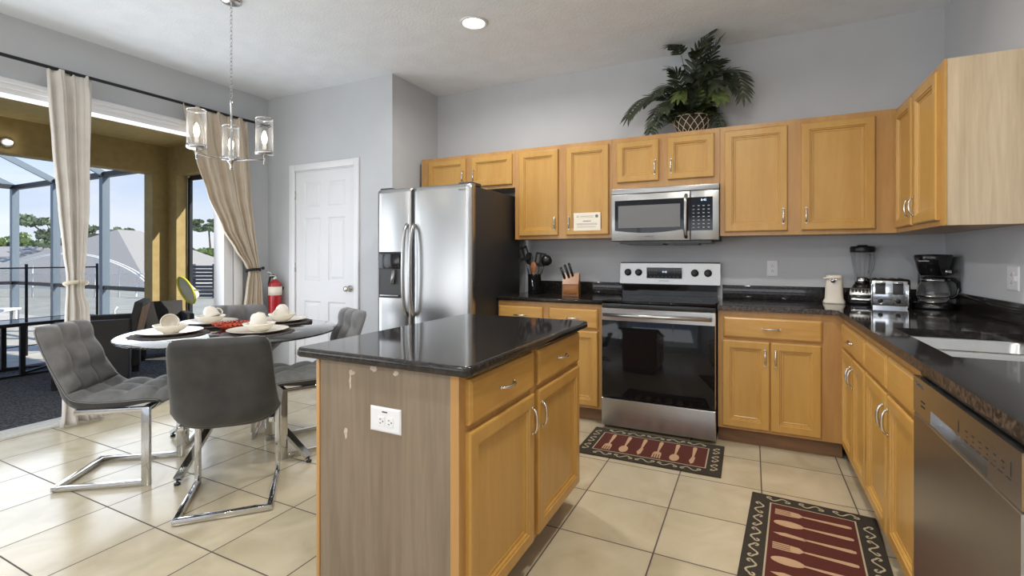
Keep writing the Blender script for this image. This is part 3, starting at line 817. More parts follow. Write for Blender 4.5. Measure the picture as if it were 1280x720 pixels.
# range
t = thing('range', 'stainless electric range with black glass door and cooktop', 'stove', (-.594, 3.75, 0))
RX0, RX1, RY = -.974, -.212, 3.43
MB().box(RX0 + .003, RX1 - .003, RY + .04, YB - .02, .02, .900).build('body', 'dark_grey', t)
m = MB(); slab_top(m, RX0, RX1, RY + .012, YB - .06, .900, .922, corners=(0, 0, 0, 0)); ck = m.build('cooktop', 'black_glass', t)
m = MB()
for x, y, r_ in ((-.78, 3.62, .105), (-.40, 3.62, .085), (-.78, 3.90, .08), (-.40, 3.90, .105)):
    m.lathe([(r_, 0), (r_ + .0015, 0), (r_ + .0015, .0004), (r_, .0004)], (x, y, .9222), 40, closed=True)
m.build('burner_ring', 'mid_grey', ck)
MB().box(RX0, RX1, RY + .012, RY + .04, .872, .899, bev=.002).build('vent_strip', 'black_plastic', t)
dr = MB().nested(RX0, RX1, .232, .868, ((0, RY + .038, 0), (1, 0, 0), (0, 0, 1), (0, -1, 0)), [(0, 0), (0, .032), (.003, .038)]).build('oven_door', 'steel', t)
MB().box(RX0 + .004, RX1 - .004, RY - .004, RY + .004, .234, .782, bev=.001).build('oven_glass', 'black_glass', dr)
m = MB(); pts = [(RX0 + .03, RY, .822), (RX0 + .03, RY - .035, .824)]
m.tube([(RX0 + .022, RY - .040, .824), (RX1 - .022, RY - .040, .824)], .0125, 14)
for x in (RX0 + .045, RX1 - .045): m.tube([(x, RY + .002, .824), (x, RY - .04, .824)], .009, 10)
m.build('handle', 'steel', dr)
MB().nested(RX0, RX1, .028, .222, ((0, RY + .038, 0), (1, 0, 0), (0, 0, 1), (0, -1, 0)), [(0, 0), (0, .034), (.004, .038)]).build('warming_drawer', 'steel', t)
# console
cs = bpy.data.objects.new('control_console', None)
m = MB(); T = Matrix(((0, 0, 1, 0), (1, 0, 0, 0), (0, 1, 0, 0), (0, 0, 0, 1)))
CX0, CX1 = -.990, -.218
m.prism([(4.04, 1.015), (4.06, 1.182), (4.10, 1.182), (4.10, 1.015)], CX0, CX1, T)
cs = m.build('control_console', 'steel_dark', t)
MB().box(CX0 + .004, CX1 - .004, 4.058, 4.104, 1.182, 1.190, bev=.002).build('console_cap', 'black_plastic', cs)
MB().box(CX0 + .02, CX1 - .02, 4.055, 4.10, .922, 1.015).build('console_base', 'black_glass', t)
def cpt(x, z, d=0): return (x, 4.04 + (z - 1.015) * .12 - d, z)
nrm = Vector((0, -1, .12)).normalized()
for x in (-.925, -.838, -.402, -.306):
    T = Matrix.Translation(cpt(x, 1.107)) @ Vector((0, -1, .12)).to_track_quat('Z', 'Y').to_matrix().to_4x4()
    m = MB(); m.lathe([(0, 0), (.029, 0), (.029, .004), (.026, .010), (.024, .028), (.020, .031), (0, .031)], T=T, n=28)
    m.box(-.005, .005, -.024, .024, .030, .036, bev=.002, T=T); m.build('knob', 'black_plastic', t)
ds = MB().box(-.770, -.498, 4.040, 4.052, 1.062, 1.148, T=Matrix.Translation((0, 4.046 - 4.050, 0))).build('display', 'black_glass', t)
text('digits', '8:45', .022, (-.628, 4.0352, 1.113), (1, 0, 0), (0, 0, 1), 'display', ds)
m = MB()
for i in range(4):
    for j in range(2): m.box(-.752 + i * .018, -.742 + i * .018, 4.0352, 4.036, 1.128 - j * .03, 1.131 - j * .03)
for i in range(8): m.box(-.745 + i * .030, -.732 + i * .030, 4.0352, 4.036, 1.074, 1.077)
for j in range(2):
    for i in range(3): m.box(-.56 + i * .02, -.55 + i * .02, 4.0352, 4.036, 1.105 + j * .022, 1.108 + j * .022)
m.build('key_markings', 'mid_grey', ds)
text('lettering', 'SAMSUNG', .017, cpt(-.636, 1.040, .001), (1, 0, 0), (0, .12, 1), 'dark_text', t)
m = MB()
for x in (-.925, -.838, -.402, -.306):
    for a in range(-2, 3):
        q = cpt(x + .040 * math.sin(a * .6), 1.107 + .040 * math.cos(a * .6), .0008)
        m.box(q[0] - .0015, q[0] + .0015, q[1] - .0005, q[1] + .0005, q[2] - .0015, q[2] + .0015)
m.build('dial_marks', 'dark_text', t)

# microwave
t = thing('microwave', 'stainless over-the-range microwave with black window and keypad', 'microwave', (-.594, 3.9, 1.35))
MX0, MX1, MY, MZ0, MZ1 = -.980, -.208, 3.725, 1.356, 1.758
MB().box(MX0 + .004, MX1 - .004, MY + .03, YB - .01, MZ0 - .002, MZ1).build('body', 'dark_grey', t)
MB().box(MX0, MX1, MY + .004, MY + .03, 1.716, MZ1, bev=.003).build('top_grille', 'steel_dark', t)
dm = MB().box(MX0, -.402, MY, MY + .03, MZ0, 1.713, bev=.004).build('door', 'steel_mid', t)
MB().box(-.399, MX1, MY, MY + .03, MZ0, 1.713, bev=.004).build('control_side', 'steel_mid', t)
# curved-bottom window
m = MB(); ps = [(-.952, 1.665), (-.952, 1.435)]
for i in range(13):
    s = i / 12; ps.append((-.952 + .50 * s, 1.435 - .020 * math.sin(PI * s)))
ps += [(-.452, 1.665)]
T = Matrix(((1, 0, 0, 0), (0, 0, 1, MY), (0, 1, 0, 0), (0, 0, 0, 1)))
m.prism(ps[:1] + ps[2:], .001, -.003, T); wn_ = m.build('window', 'black_glass', dm)
m = MB(); m.box(-.925, -.470, MY - .0042, MY - .003, 1.455, 1.625); m.build('window_mesh', 'mid_grey', wn_)
m = MB(); m.box(-.452, -.402, MY - .003, MY + .001, 1.425, 1.665); m.build('window_edge', 'black_glass', dm)
m = MB(); pts = []
for i in range(15):
    s = i / 14 * 2 - 1; pts.append((-.430, MY - .002 - .040 * (1 - s * s) ** .45, 1.530 + s * .155))
m.tube(pts, .0125, 12); m.build('handle', 'steel_mid', dm)
kp = MB().box(-.399, -.250, MY - .003, MY + .001, 1.425, 1.665).build('keypad', 'black_glass', t)
text('digits', '8:45', .022, (-.310, MY - .0032, 1.643), (1, 0, 0), (0, 0, 1), 'display', kp)
m = MB()
for i in range(4):
    for j in range(7): m.box(-.385 + i * .034, -.372 + i * .034, MY - .0036, MY - .003, 1.444 + j * .026, 1.449 + j * .026)
m.build('key_markings', 'light_text', kp)
text('lettering', 'SAMSUNG', .015, (-.69, MY - .001, 1.388), (1, 0, 0), (0, 0, 1), 'dark_text', dm)
m = MB(); m.box(-.92, -.26, MY + .03, YB - .05, 1.335, MZ0 - .002); m.box(-.86, -.60, MY + .05, 4.0, 1.325, 1.335); m.box(-.55, -.35, MY + .05, 4.0, 1.325, 1.335); m.build('vent_filter', 'black_plastic', t)

# dishwasher
t = thing('dishwasher', 'stainless dishwasher with pocket handle under the right counter', 'dishwasher', (.75, 1.62, 0))
DY0, DY1, DX = 1.268, 1.966, .462
MB().box(DX + .05, XR - .02, DY0 + .003, DY1 - .003, .02, .868).build('body', 'dark_grey', t)
MB().nested(DY0, DY1, .11, .742, ((DX + .048, 0, 0), (0, 1, 0), (0, 0, 1), (-1, 0, 0)), [(0, 0), (0, .040), (.004, .046)]).build('door_panel', 'steel_dark', t)
m = MB()
fr = ((DX + .048, 0, 0), (0, 1, 0), (0, 0, 1), (-1, 0, 0))
HY0, HY1, HZ0, HZ1 = 1.42, 1.80, .746, .788
for a0, a1, z0, z1 in ((DY0, DY1, HZ1, .858), (DY0, HY0, .746, HZ1), (HY1, DY1, .746, HZ1)):
    m.box(DX + .002, DX + .048, a0, a1, z0, z1)
cp = m.build('control_panel', 'steel', t)
m = MB(); m.box(DX + .030, DX + .048, HY0, HY1, .744, HZ1); m.box(DX + .004, DX + .04, HY0, HY1, .742, .748); m.build('pocket_handle', 'steel', cp)
m = MB()
for k in (0, 1): m.box(DX + .0008, DX + .002, 1.850, 1.885, .792 - k * .014, .796 - k * .014)
m.build('vent_slots', 'dark_void', cp)
m = MB()
for i in range(6):
    y = 1.53 - i * .038
    m.box(DX + .001, DX + .002, y, y + .012, .812, .815); m.box(DX + .001, DX + .002, y, y + .008, .800, .802)
for y in (1.585, 1.31):
    m.box(DX + .001, DX + .002, y, y + .002, .795, .825); 
for i in range(7): m.box(DX + .001, DX + .002, 1.31 + i * .036, 1.332 + i * .036, .788, .790)
m.build('key_markings', 'dark_side', cp)
text('lettering', 'SAMSUNG', .016, (DX + .0015, 1.90, .838), (0, -1, 0), (0, 0, 1), 'dark_text', cp)
MB().box(DX + .02, DX + .06, DY0, DY1, .862, .880).build('top_gasket', 'black_plastic', t)  # black strip stands in for the shaded gap below the counter
MB().box(DX + .07, DX + .09, DY0, DY1, .0, .105).build('toe_kick', 'black_plastic', t)

# ------------------------------------------------------------------ countertop items
# knife block, leaning: profile in (x? ) -> slanted front facing the camera
t = thing('knife_block', 'small honey wood knife block on the counter left of the range', 'knife block', (-1.36, 3.86, .915))
T = Matrix.Translation((-1.36, 3.86, .915)) @ Matrix.Rotation(math.radians(10), 4, 'Z')
PR = T @ Matrix(((0, 0, 1, 0), (1, 0, 0, 0), (0, 1, 0, 0), (0, 0, 0, 1)))
m = MB(); m.prism([(-.055, 0), (.085, 0), (.060, .165), (.005, .185), (-.045, .110), (-.055, .095)], -.062, .072, PR); m.build('block', 'knife_wood', t)
m = MB(); m.box(-.052, .062, -.061, -.054, .010, .082, bev=.002, T=T); m.build('front_face', 'knife_wood', t)
for i, (dx, s) in enumerate(((-.030, .165), (.004, .215), (.034, .225))):
    base = Vector((dx - .012, -.016 + i * .006, .130 + i * .010)); d = Vector((-.34 + .03 * i, -.30, 1)).normalized()
    k = thing('knife', ['left knife in the knife block, short black handle', 'middle knife in the knife block, black riveted handle', 'right knife in the knife block, tallest black handle'][i], 'knife', tuple(T @ base), group=None)
    m = MB(); m.tube([T @ base, T @ (base + d * .05), T @ (base + d * (.07 + s * .25))], .014, 8, flat=.7); m.build('handle', 'black_plastic', k)
    m = MB(); m.tube([T @ (base - d * .012), T @ (base + d * .006)], .011, 8, flat=.6); m.build('bolster', 'nickel', k)
# utensil crock
cx, cy = -1.69, 3.86
t = tag(MB().lathe([(0, 0), (.050, 0), (.056, .01), (.058, .165), (.060, .170), (.055, .170), (.052, .02), (0, .015)], (cx, cy, .915), 28).build('utensil_crock', 'black_gloss'), 'black round utensil crock on the counter beside the refrigerator', 'crock')
def utensil(name, label, p0, d, L_, head):
    p0 = Vector(p0); d = Vector(d).normalized(); k = thing(name, label, 'utensil', tuple(p0))
    MB().tube([p0, p0 + d * L_ * .5, p0 + d * L_], .0065, 8).build('shaft', 'black_plastic' if head != 'wood' else 'bamboo', k)
    e = p0 + d * L_; side = d.cross(Vector((0, 1, 0))).normalized()
    R = Matrix((side, d.cross(side), d)).transposed().to_4x4(); Tm = Matrix.Translation(e) @ R
    m = MB()
    if head == 'turner':
        m.box(-.036, .036, -.003, .003, .0, .022, T=Tm); m.box(-.036, -.027, -.003, .003, .022, .08, T=Tm); m.box(.027, .036, -.003, .003, .022, .08, T=Tm)
        m.box(-.036, .036, -.003, .003, .08, .092, T=Tm); m.box(-.006, .006, -.003, .003, .022, .08, T=Tm)
    elif head == 'ladle':
        m.lathe([(.038, .02), (.036, 0), (.025, -.018), (0, -.026), (0, -.022), (.022, -.015), (.033, 0), (.035, .02)], T=Tm @ Matrix.Translation((0, 0, .03)) @ Matrix.Rotation(1.2, 4, 'X'), n=20)
    elif head == 'spoon':
        m.lathe([(0, -.045), (.02, -.035), (.030, 0), (.022, .035), (0, .045)], T=Tm @ Matrix.Translation((0, 0, .04)) @ Matrix.Scale(.2, 4, (0, 1, 0)), n=16)
    elif head == 'wood':
        m.lathe([(0, -.04), (.018, -.03), (.024, 0), (.016, .03), (0, .04)], T=Tm @ Matrix.Translation((0, 0, .03)) @ Matrix.Scale(.25, 4, (0, 1, 0)), n=16)
    else:
        for i in range(7):
            a = PI * i / 7; c_, s_ = math.cos(a), math.sin(a)
            m.tube([Tm @ Vector((.030 * c_ * math.sin(PI * j / 10), .030 * s_ * math.sin(PI * j / 10), .10 * j / 10)) for j in range(11)] , .0012, 5)
            m.tube([Tm @ Vector((-.030 * c_ * math.sin(PI * j / 10), -.030 * s_ * math.sin(PI * j / 10), .10 * j / 10)) for j in range(11)] , .0012, 5)
    bmesh.ops.scale(m.b, vec=(1.3, 1.3, 1.3), space=Matrix.Translation(-e), verts=m.b.verts[:])
    m.build('head', 'bamboo' if head == 'wood' else ('chrome' if head == 'whisk' else 'black_plastic'), k)
b0 = Vector((cx, cy, .955))
utensil('spatula', 'black slotted turner leaning left in the utensil crock', b0 + Vector((-.015, 0, 0)), (-.30, .02, 1), .26, 'turner')
utensil('ladle', 'black round ladle, rightmost in the utensil crock', b0 + Vector((.015, 0, 0)), (.36, 0, 1), .22, 'ladle')
utensil('spatula', 'black slotted turner in the middle of the utensil crock', b0 + Vector((.0, .015, 0)), (.14, .10, 1), .20, 'turner')
utensil('spoon', 'black serving spoon in the utensil crock, leaning back left', b0 + Vector((-.01, .01, 0)), (-.22, .12, 1), .22, 'spoon')
utensil('spoon', 'brown wooden spoon low in the utensil crock front', b0 + Vector((.0, -.02, 0)), (.02, -.06, 1), .150, 'wood')
m = MB(); m.tube([(cx + .0, cy - .062, 1.045), (cx + .012, cy - .064, .99), (cx + .018, cy - .062, .95)], .005, 8)
tag(m.build('measuring_spoon', 'chrome'), 'shiny chrome utensil handle hanging on the front of the crock', 'utensil')
# can opener
t = thing('can_opener', 'cream electric can opener standing on the counter corner', 'can opener', (.508, 3.99, .915))
m = MB()
T = Matrix.Translation((.508, 3.99, .915)) @ Matrix.Rotation(math.radians(-8), 4, 'Z')
secs = [(0, .066, .060), (.012, .066, .058), (.035, .055, .048), (.10, .052, .044), (.165, .050, .042), (.188, .049, .040), (.195, .044, .034)]
prev = None
for z, hw, hd in secs:
    rg = []
    for i in range(24):
        a = 2 * PI * i / 24; c_, s_ = math.cos(a), math.sin(a)
        rg.append(m.v(T @ Vector((hw * math.copysign(abs(c_) ** .5, c_), hd * math.copysign(abs(s_) ** .5, s_), z))))
    if prev: m.bridge(prev, rg)
    else: m.f(rg[::-1])
    prev = rg
m.f(prev); m.build('housing', 'cream_plastic', t)
m = MB(); m.box(-.050, .048, -.054, -.040, .170, .182, bev=.004, T=T @ Matrix.Rotation(-.06, 4, 'Y')); m.build('lever', 'cream_plastic', t)
m = MB(); m.lathe([(0, 0), (.014, 0), (.014, .012), (0, .012)], T=T @ Matrix.Translation((-.006, -.044, .158)) @ Matrix.Rotation(PI / 2, 4, 'X'), n=16); m.box(-.022, .016, -.056, -.046, .162, .168, T=T); m.build('cutting_wheel', 'nickel', t)
# blender
bx0, by0 = .672, 4.012
t = thing('blender', 'countertop blender with clear ribbed jar and dark base', 'blender', (bx0, by0, .915))
T = Matrix.Translation((bx0, by0, .915)) @ Matrix.Rotation(math.radians(-12), 4, 'Z')
def squarish(m, secs, T, n=24, p=.5, mat=None):
    prev = None
    for z, hw, hd, oy in secs:
        rg = []
        for i in range(n):
            a = 2 * PI * i / n; c_, s_ = math.cos(a), math.sin(a)
            rg.append(m.v(T @ Vector((hw * math.copysign(abs(c_) ** p, c_), oy + hd * math.copysign(abs(s_) ** p, s_), z))))
        if prev: m.bridge(prev, rg)
        else: m.f(rg[::-1])
        prev = rg
    m.f(prev)
m = MB(); squarish(m, [(0, .078, .085, 0), (.01, .082, .088, 0), (.06, .080, .084, 0), (.085, .070, .066, .008), (.125, .052, .050, .012), (.135, .048, .046, .012)], T); m.build('motor_base', 'black_gloss', t)
m = MB(); m.box(-.066, .066, -.004, .004, -.026, .026, bev=.004, T=T @ Matrix.Translation((0, -.076, .088)) @ Matrix.Rotation(-.55, 4, 'X')); bp_ = m.build('button_panel', 'steel', t)
m = MB()
for i in range(6): m.box(-.056 + i * .019, -.042 + i * .019, -.008, -.003, -.012, .012, bev=.002, T=T @ Matrix.Translation((0, -.076, .088)) @ Matrix.Rotation(-.55, 4, 'X'))
m.build('buttons', 'black_plastic', t)
m = MB(); squarish(m, [(.022, .058, .004, -.088), (.046, .058, .004, -.090)], T); m.build('badge', 'chrome', t)
m = MB(); m.lathe([(.040, .135), (.046, .138), (.046, .175), (.040, .180)], T=T @ Matrix.Translation((0, .012, 0)), n=28); m.build('jar_collar', 'chrome', t)
m = MB()
for sgn in (0, -.003):
    prev = None
    for z, r_ in ((.175, .040), (.20, .044), (.28, .056), (.355, .067)):
        rg = []
        for i in range(32):
            a = 2 * PI * i / 32; q = r_ + sgn + .003 * math.cos(8 * a)
            rg.append(m.v(T @ Vector((q * math.cos(a), .012 + q * math.sin(a), z))))
        if prev: m.bridge(prev, rg)
        prev = rg
hd = [(-.0 + .062, 0, .335), (.098, 0, .33), (.104, 0, .29), (.088, 0, .23), (.050, 0, .215)]
m.tube([T @ Matrix.Rotation(.9, 4, 'Z') @ Vector((a * .98, b_, c_)) for a, b_, c_ in hd], .006, 8)
m.build('glass_jar', 'lamp_glass', t)
m = MB(); m.lathe([(.070, .350), (.072, .353), (.072, .385), (.066, .392), (.03, .393), (.03, .400), (0, .400)], T=T @ Matrix.Translation((0, .012, 0)), n=32); m.build('lid', 'black_plastic', t)
# toaster: end-on, chrome face to the camera
t = thing('toaster', 'black four-slice toaster with chrome end holding two levers', 'toaster', (.79, 3.88, .915))
T = Matrix.Translation((.781, 3.826, .915)) @ Matrix.Rotation(math.radians(-6), 4, 'Z')
m = MB(); m.box(-.098, .098, -.075, .100, .014, .182, bev=.014, T=T); bd = m.build('body', 'black_gloss', t)
m = MB(); m.box(-.096, .084, -.082, -.074, .012, .172, bev=.004, T=T); m.build('chrome_face', 'chrome', t)
for dx in (-.052, .036):
    m = MB()
    m.box(-.026 + dx, .026 + dx, -.088, -.081, .085, .158, bev=.003, T=T); m.build('lever_slot', 'dark_grey', t)
    m = MB(); m.box(-.024 + dx, .024 + dx, -.104, -.086, .150, .164, bev=.005, T=T); m.build('lever', 'chrome', t)
    m = MB(); m.lathe([(0, 0), (.014, 0), (.013, .014), (0, .015)], T=T @ Matrix.Translation((dx, -.082, .045)) @ Matrix.Rotation(PI / 2, 4, 'X'), n=20); m.build('dial', 'black_plastic', t)
m = MB(); m.box(-.10, -.092, -.10, -.078, .005, .15, bev=.003, T=T); m.box(.080, .088, -.10, -.078, .005, .15, bev=.003, T=T); m.box(-.09, .08, -.086, -.079, .0, .014, T=T); m.build('edge_trim', 'chrome', t)
m = MB()
for dx in (-.072, -.035, .020, .057): m.box(dx - .010, dx + .010, -.05, .08, .180, .1835, T=T)
m.build('bread_slots', 'dark_void', t)
# coffee maker
cx, cy = 1.008, 3.85
t = thing('coffee_maker', 'black drip coffee maker beside the toaster in the corner', 'coffee maker', (cx, cy, .915))
T = Matrix.Translation((cx, cy, .915)) @ Matrix.Rotation(math.radians(-26), 4, 'Z')
m = MB(); squarish(m, [(0, .098, .105, 0), (.008, .100, .108, 0), (.03, .098, .105, 0), (.042, .088, .094, 0)], T, p=.7); m.build('base', 'black_gloss', t)
m = MB(); m.lathe([(0, .042), (.072, .042), (.074, .046), (.07, .048), (0, .048)], T=T @ Matrix.Translation((0, -.02, 0)), n=32); m.build('hot_plate', 'nickel', t)
m = MB(); m.prism([(-.090, .055), (.135, .055), (.130, .15), (-.080, .15)], .0, .318, T); m.build('water_tank', 'black_plastic', t)
m = MB(); m.lathe([(0, .205), (.062, .205), (.070, .212), (.090, .300), (.094, .325), (.090, .333), (0, .336)], T=T @ Matrix.Translation((0, -.015, 0)), n=36); m.build('brew_basket', 'black_gloss', t)
m = MB(); m.box(-.05, .0, -.108, -.1035, .292, .297, T=T); m.build('name_strip', 'light_text', t)
m = MB(); m.box(.045, .075, -.112, -.09, .222, .240, bev=.003, T=T@Matrix.Rotation(.5,4,'Z')@Matrix.Translation((-.02,0.012,0))); m.build('basket_clip', 'nickel', t)
c = thing('coffee_carafe', 'empty glass coffee pot on the coffee maker hot plate', 'carafe', tuple(T @ Vector((0, -.02, .049))))
Tc = T @ Matrix.Translation((0, -.02, .049))
m = MB(); m.lathe([(0, 0), (.062, 0), (.074, .012), (.080, .045), (.074, .085), (.058, .120), (.056, .135), (.054, .135), (.056, .119), (.072, .084), (.078, .045), (.072, .014), (.06, .003), (0, .003)], T=Tc, n=36); m.build('glass_bowl', 'lamp_glass', c)
m = MB(); m.lathe([(.057, .118), (.060, .118), (.060, .136), (.057, .136)], T=Tc, n=36, closed=True); m.build('rim_band', 'chrome', c)
m = MB(); m.lathe([(0, .150), (.03, .150), (.056, .142), (.058, .137), (0, .137)], T=Tc, n=30); m.build('carafe_lid', 'black_plastic', c)
m = MB(); Rh = Matrix.Rotation(.45, 4, 'Z')
m.tube([Tc @ Rh @ Vector(p) for p in ((.058, 0, .130), (.090, 0, .134), (.118, 0, .112), (.124, 0, .07), (.112, 0, .035), (.088, 0, .02), (.076, 0, .028))], .0075, 8, flat=1.3); m.build('handle', 'black_gloss', c)
m = MB(); m.lathe([(.075, .026), (.0805, .026), (.0812, .034), (.0755, .034)], T=Tc, n=36, closed=True); m.build('lower_band', 'nickel', c)

# ------------------------------------------------------------------ rugs
def rug(label, loc, rot, L_, W_):
    m = MB(); R = Matrix.Translation(loc) @ Matrix.Rotation(rot, 4, 'Z')
    m.use('rug_dark'); m.box(-L_ / 2, L_ / 2, -W_ / 2, W_ / 2, 0, .008, bev=.003, T=R)
    bw = .085
    def rect(x0, x1, y0, y1, z0, z1): m.box(x0, x1, y0, y1, z0, z1, T=R)
    a, b_ = L_ / 2 - bw, W_ / 2 - bw
    m.use('rug_scroll'); rect(-a, a, -b_, b_, .0079, .0086)
    m.use('rug_red'); rect(-a + .007, a - .007, -b_ + .007, b_ - .007, .0082, .0092)
    m.use('rug_cream')
    def poly(pts): m.prism(pts, .0091, .0100, R)
    n = 6; step = (2 * a - .06) / n; y0, y1 = -b_ + .025, b_ - .022
    hh = y1 - y0
    for i in range(n):
        x = -a + .03 + step * (i + .5); kind = i % 3
        hl = hh * .38
        # handle, tapering towards the neck
        neck = y0 + hl
        poly([(x - .005, neck), (x + .005, neck), (x + .0125, y1 - .02), (x + .009, y1 - .004), (x, y1), (x - .009, y1 - .004), (x - .0125, y1 - .02)])
        if kind == 1:
            poly([(x + .028 * math.sin(2 * PI * k / 18), y0 + hl * .5 + hl * .52 * math.cos(2 * PI * k / 18)) for k in range(18)][::-1])
        elif kind == 0:
            poly([(x - .026, y0 + hl * .55), (x + .026, y0 + hl * .55), (x + .022, y0 + hl * .85), (x, y0 + hl * 1.02), (x - .022, y0 + hl * .85)])
            for k in range(4):
                xx = x - .026 + k * .0145; poly([(xx, y0), (xx + .0085, y0), (xx + .0085, y0 + hl * .57), (xx, y0 + hl * .57)])
        else:
            poly([(x - .004, y0), (x + .010, y0 + hl * .25), (x + .013, y0 + hl * 1.05), (x - .006, y0 + hl * 1.08), (x - .018, y0 + hl * .4)])
    m.use('rug_scroll')
    def scroll(p, d, ln_, flip):
        """S-shaped scroll centred on p running along d"""
        p = Vector((*p, 0)); d = Vector((*d, 0)).normalized(); q = Vector((-d.y, d.x, 0)) * flip
        pts = []
        for k in range(-16, 17):
            s = k / 16; cur = .017 * math.sin(s * PI * .95); along = s * ln_ / 2
            pts.append(p + d * along + q * cur)
        def curl(c0, dr, qq):
            out_ = []
            for k in range(1, 10):
                a_ = k / 9 * PI * 1.45; rr = .0135 * (1 - .055 * k)
                out_.append(c0 + dr * (rr * math.sin(a_)) + qq * (rr * (1 - math.cos(a_)) ))
            return out_
        e1 = curl(pts[-1], d, q * -1 if flip > 0 else q * -1); e0 = curl(pts[0], d * -1, q)
        pts = e0[::-1] + pts + e1
        prevl = None
        for k in range(len(pts)):
            dd = (pts[min(k + 1, len(pts) - 1)] - pts[max(k - 1, 0)]).normalized(); nn = Vector((-dd.y, dd.x, 0)); wd = .0042
            pr = [m.v(R @ (pts[k] + nn * wd + Vector((0, 0, .0092)))), m.v(R @ (pts[k] - nn * wd + Vector((0, 0, .0092))))]
            if prevl: m.f([prevl[0], prevl[1], pr[1], pr[0]])
            prevl = pr
    for k in range(5):
        x = -L_ / 2 + .10 + (L_ - .20) * (k + .5) / 5
        for sy in (-1, 1): scroll((x, sy * (W_ / 2 - bw / 2)), (1, 0), (L_ - .2) / 5 * .66, 1 if (k + (sy > 0)) % 2 else -1)
    for k in range(3):
        y = -W_ / 2 + .05 + (W_ - .10) * (k + .5) / 3
        for sx in (-1, 1): scroll((sx * (L_ / 2 - bw / 2), y), (0, 1), (W_ - .1) / 3 * .55, 1)
    return tag(m.build('kitchen_rug'), label, 'rug')
rug('brown and brick-red cutlery rug on the tiles in front of the range', (-.582, 3.178, .0005), math.radians(.5), .85, .49)
rug('brown and brick-red cutlery rug beside the sink and dishwasher', (.232, 2.389, .0005), math.radians(-94), .86, .522)
# ------------------------------------------------------------------ plant
t = thing('potted_palm', 'artificial parlour palm in lattice basket on top of the cabinets', 'plant', (-.412, 3.95, 2.163))
pc = Vector((-.412, 3.95, 2.163))
m = MB(); m.lathe([(0, 0), (.070, 0), (.085, .01), (.118, .06), (.135, .11), (.138, .135), (.128, .138), (.122, .12), (0, .115)], pc, 32); bk = m.build('basket', 'basket', t)
m = MB()
for k in range(14):
    for sgn in (-1, 1):
        pts = []
        for j in range(7):
            s = j / 6; z = .008 + s * .118; r_ = .088 + (.139 - .086) * min(1, s * 1.25) ** .8 + .002; a = 2 * PI * (k + sgn * s * 1.6) / 14
            pts.append(pc + Vector((r_ * math.cos(a), r_ * math.sin(a), z)))
        m.tube(pts, .0026, 5)
m.tube([pc + Vector((.141 * math.cos(2 * PI * i / 32), .141 * math.sin(2 * PI * i / 32), .132)) for i in range(33)], .0038, 6)
m.build('rope_lattice', 'rope', bk)
def leaflet(m, p, d, L_, wd, n_up, droop=.25):
    d = Vector(d).normalized(); s = d.cross(n_up).normalized(); nn = s.cross(d).normalized()
    rows = []
    for i in range(5):
        q = i / 4; w_ = wd * math.sin(PI * min(.97, .12 + q * .85)) ** .8 if i < 4 else 0.0006
        c_ = p + d * (L_ * q) - Vector((0, 0, 1)) * (droop * L_ * q * q)
        rows.append([m.v(c_ - s * w_), m.v(c_ + nn * w_ * .25), m.v(c_ + s * w_)])
    for a, b_ in zip(rows, rows[1:]):
        m.f([a[0], a[1], b_[1], b_[0]], True); m.f([a[1], a[2], b_[2], b_[1]], True)
def bez(p0, p1, p2, t_): return p0 * (1 - t_) ** 2 + p1 * 2 * t_ * (1 - t_) + p2 * t_ ** 2
def frond(tip, ctrl, start=.45, n=11, L_=.12, wd=.011, mat='leaf', seed=0, base=None):
    rnd = random.Random(seed)
    base = base or pc + Vector((rnd.uniform(-.04, .04), rnd.uniform(-.04, .04), .12))
    tip = Vector(tip); ctrl = Vector(ctrl); m = MB(); m.use('stem')
    m.tube([bez(base, ctrl, tip, i / 12) for i in range(13)], .0035, 5, r2=.0012)
    m.use(mat)
    for i in range(n):
        q = start + (1 - start) * i / (n - 1)
        p = bez(base, ctrl, tip, q); tg = (bez(base, ctrl, tip, min(1, q + .02)) - bez(base, ctrl, tip, q - .02)).normalized()
        up = Vector((0, -.6, .8)); sd = tg.cross(up).normalized(); upn = sd.cross(tg)
        ll = L_ * (.65 + .5 * math.sin(PI * (.25 + .7 * i / n)))
        for sg in (-1, 1):
            leaflet(m, p, tg * (.55 + .5 * i / n) + sd * sg * (1 - .3 * i / n), ll * rnd.uniform(.9, 1.1), wd, upn, rnd.uniform(.1, .35))
    leaflet(m, tip, tg, L_ * .8, wd, upn)
    return m.build('frond', None, t)
Z0 = pc
def rel(x, y, z): return Vector((x, 3.95 + y, z))
# main, photo-matched fronds (tips)
frond(rel(-.865, -.10, 2.36), rel(-.66, -.04, 2.66), .50, 12, .115, .012, seed=1)
frond(rel(-.265, -.12, 2.92), rel(-.50, 0, 2.62), .52, 12, .13, .012, seed=2, base=pc + Vector((-.03, 0, .1)))
frond(rel(-.555, -.06, 2.86), rel(-.46, 0, 2.90), .62, 10, .085, .011, seed=3)
frond(rel(-.06, -.06, 2.42), rel(-.10, -.02, 2.86), .5, 13, .11, .010, seed=4)
frond(rel(-.28, -.14, 2.62), rel(-.36, -.02, 2.80), .35, 13, .11, .011, seed=5)
frond(rel(-.42, -.18, 2.56), rel(-.40, -.10, 2.66), .3, 10, .09, .011, seed=6)
frond(rel(-.70, -.10, 2.26), rel(-.62, -.06, 2.56), .45, 11, .09, .010, seed=7)
frond(rel(-.18, .02, 2.60), rel(-.26, .02, 2.74), .3, 12, .12, .011, seed=8)
frond(rel(-.22, -.12, 2.80), rel(-.30, -.02, 2.72), .4, 11, .10, .011, seed=9)
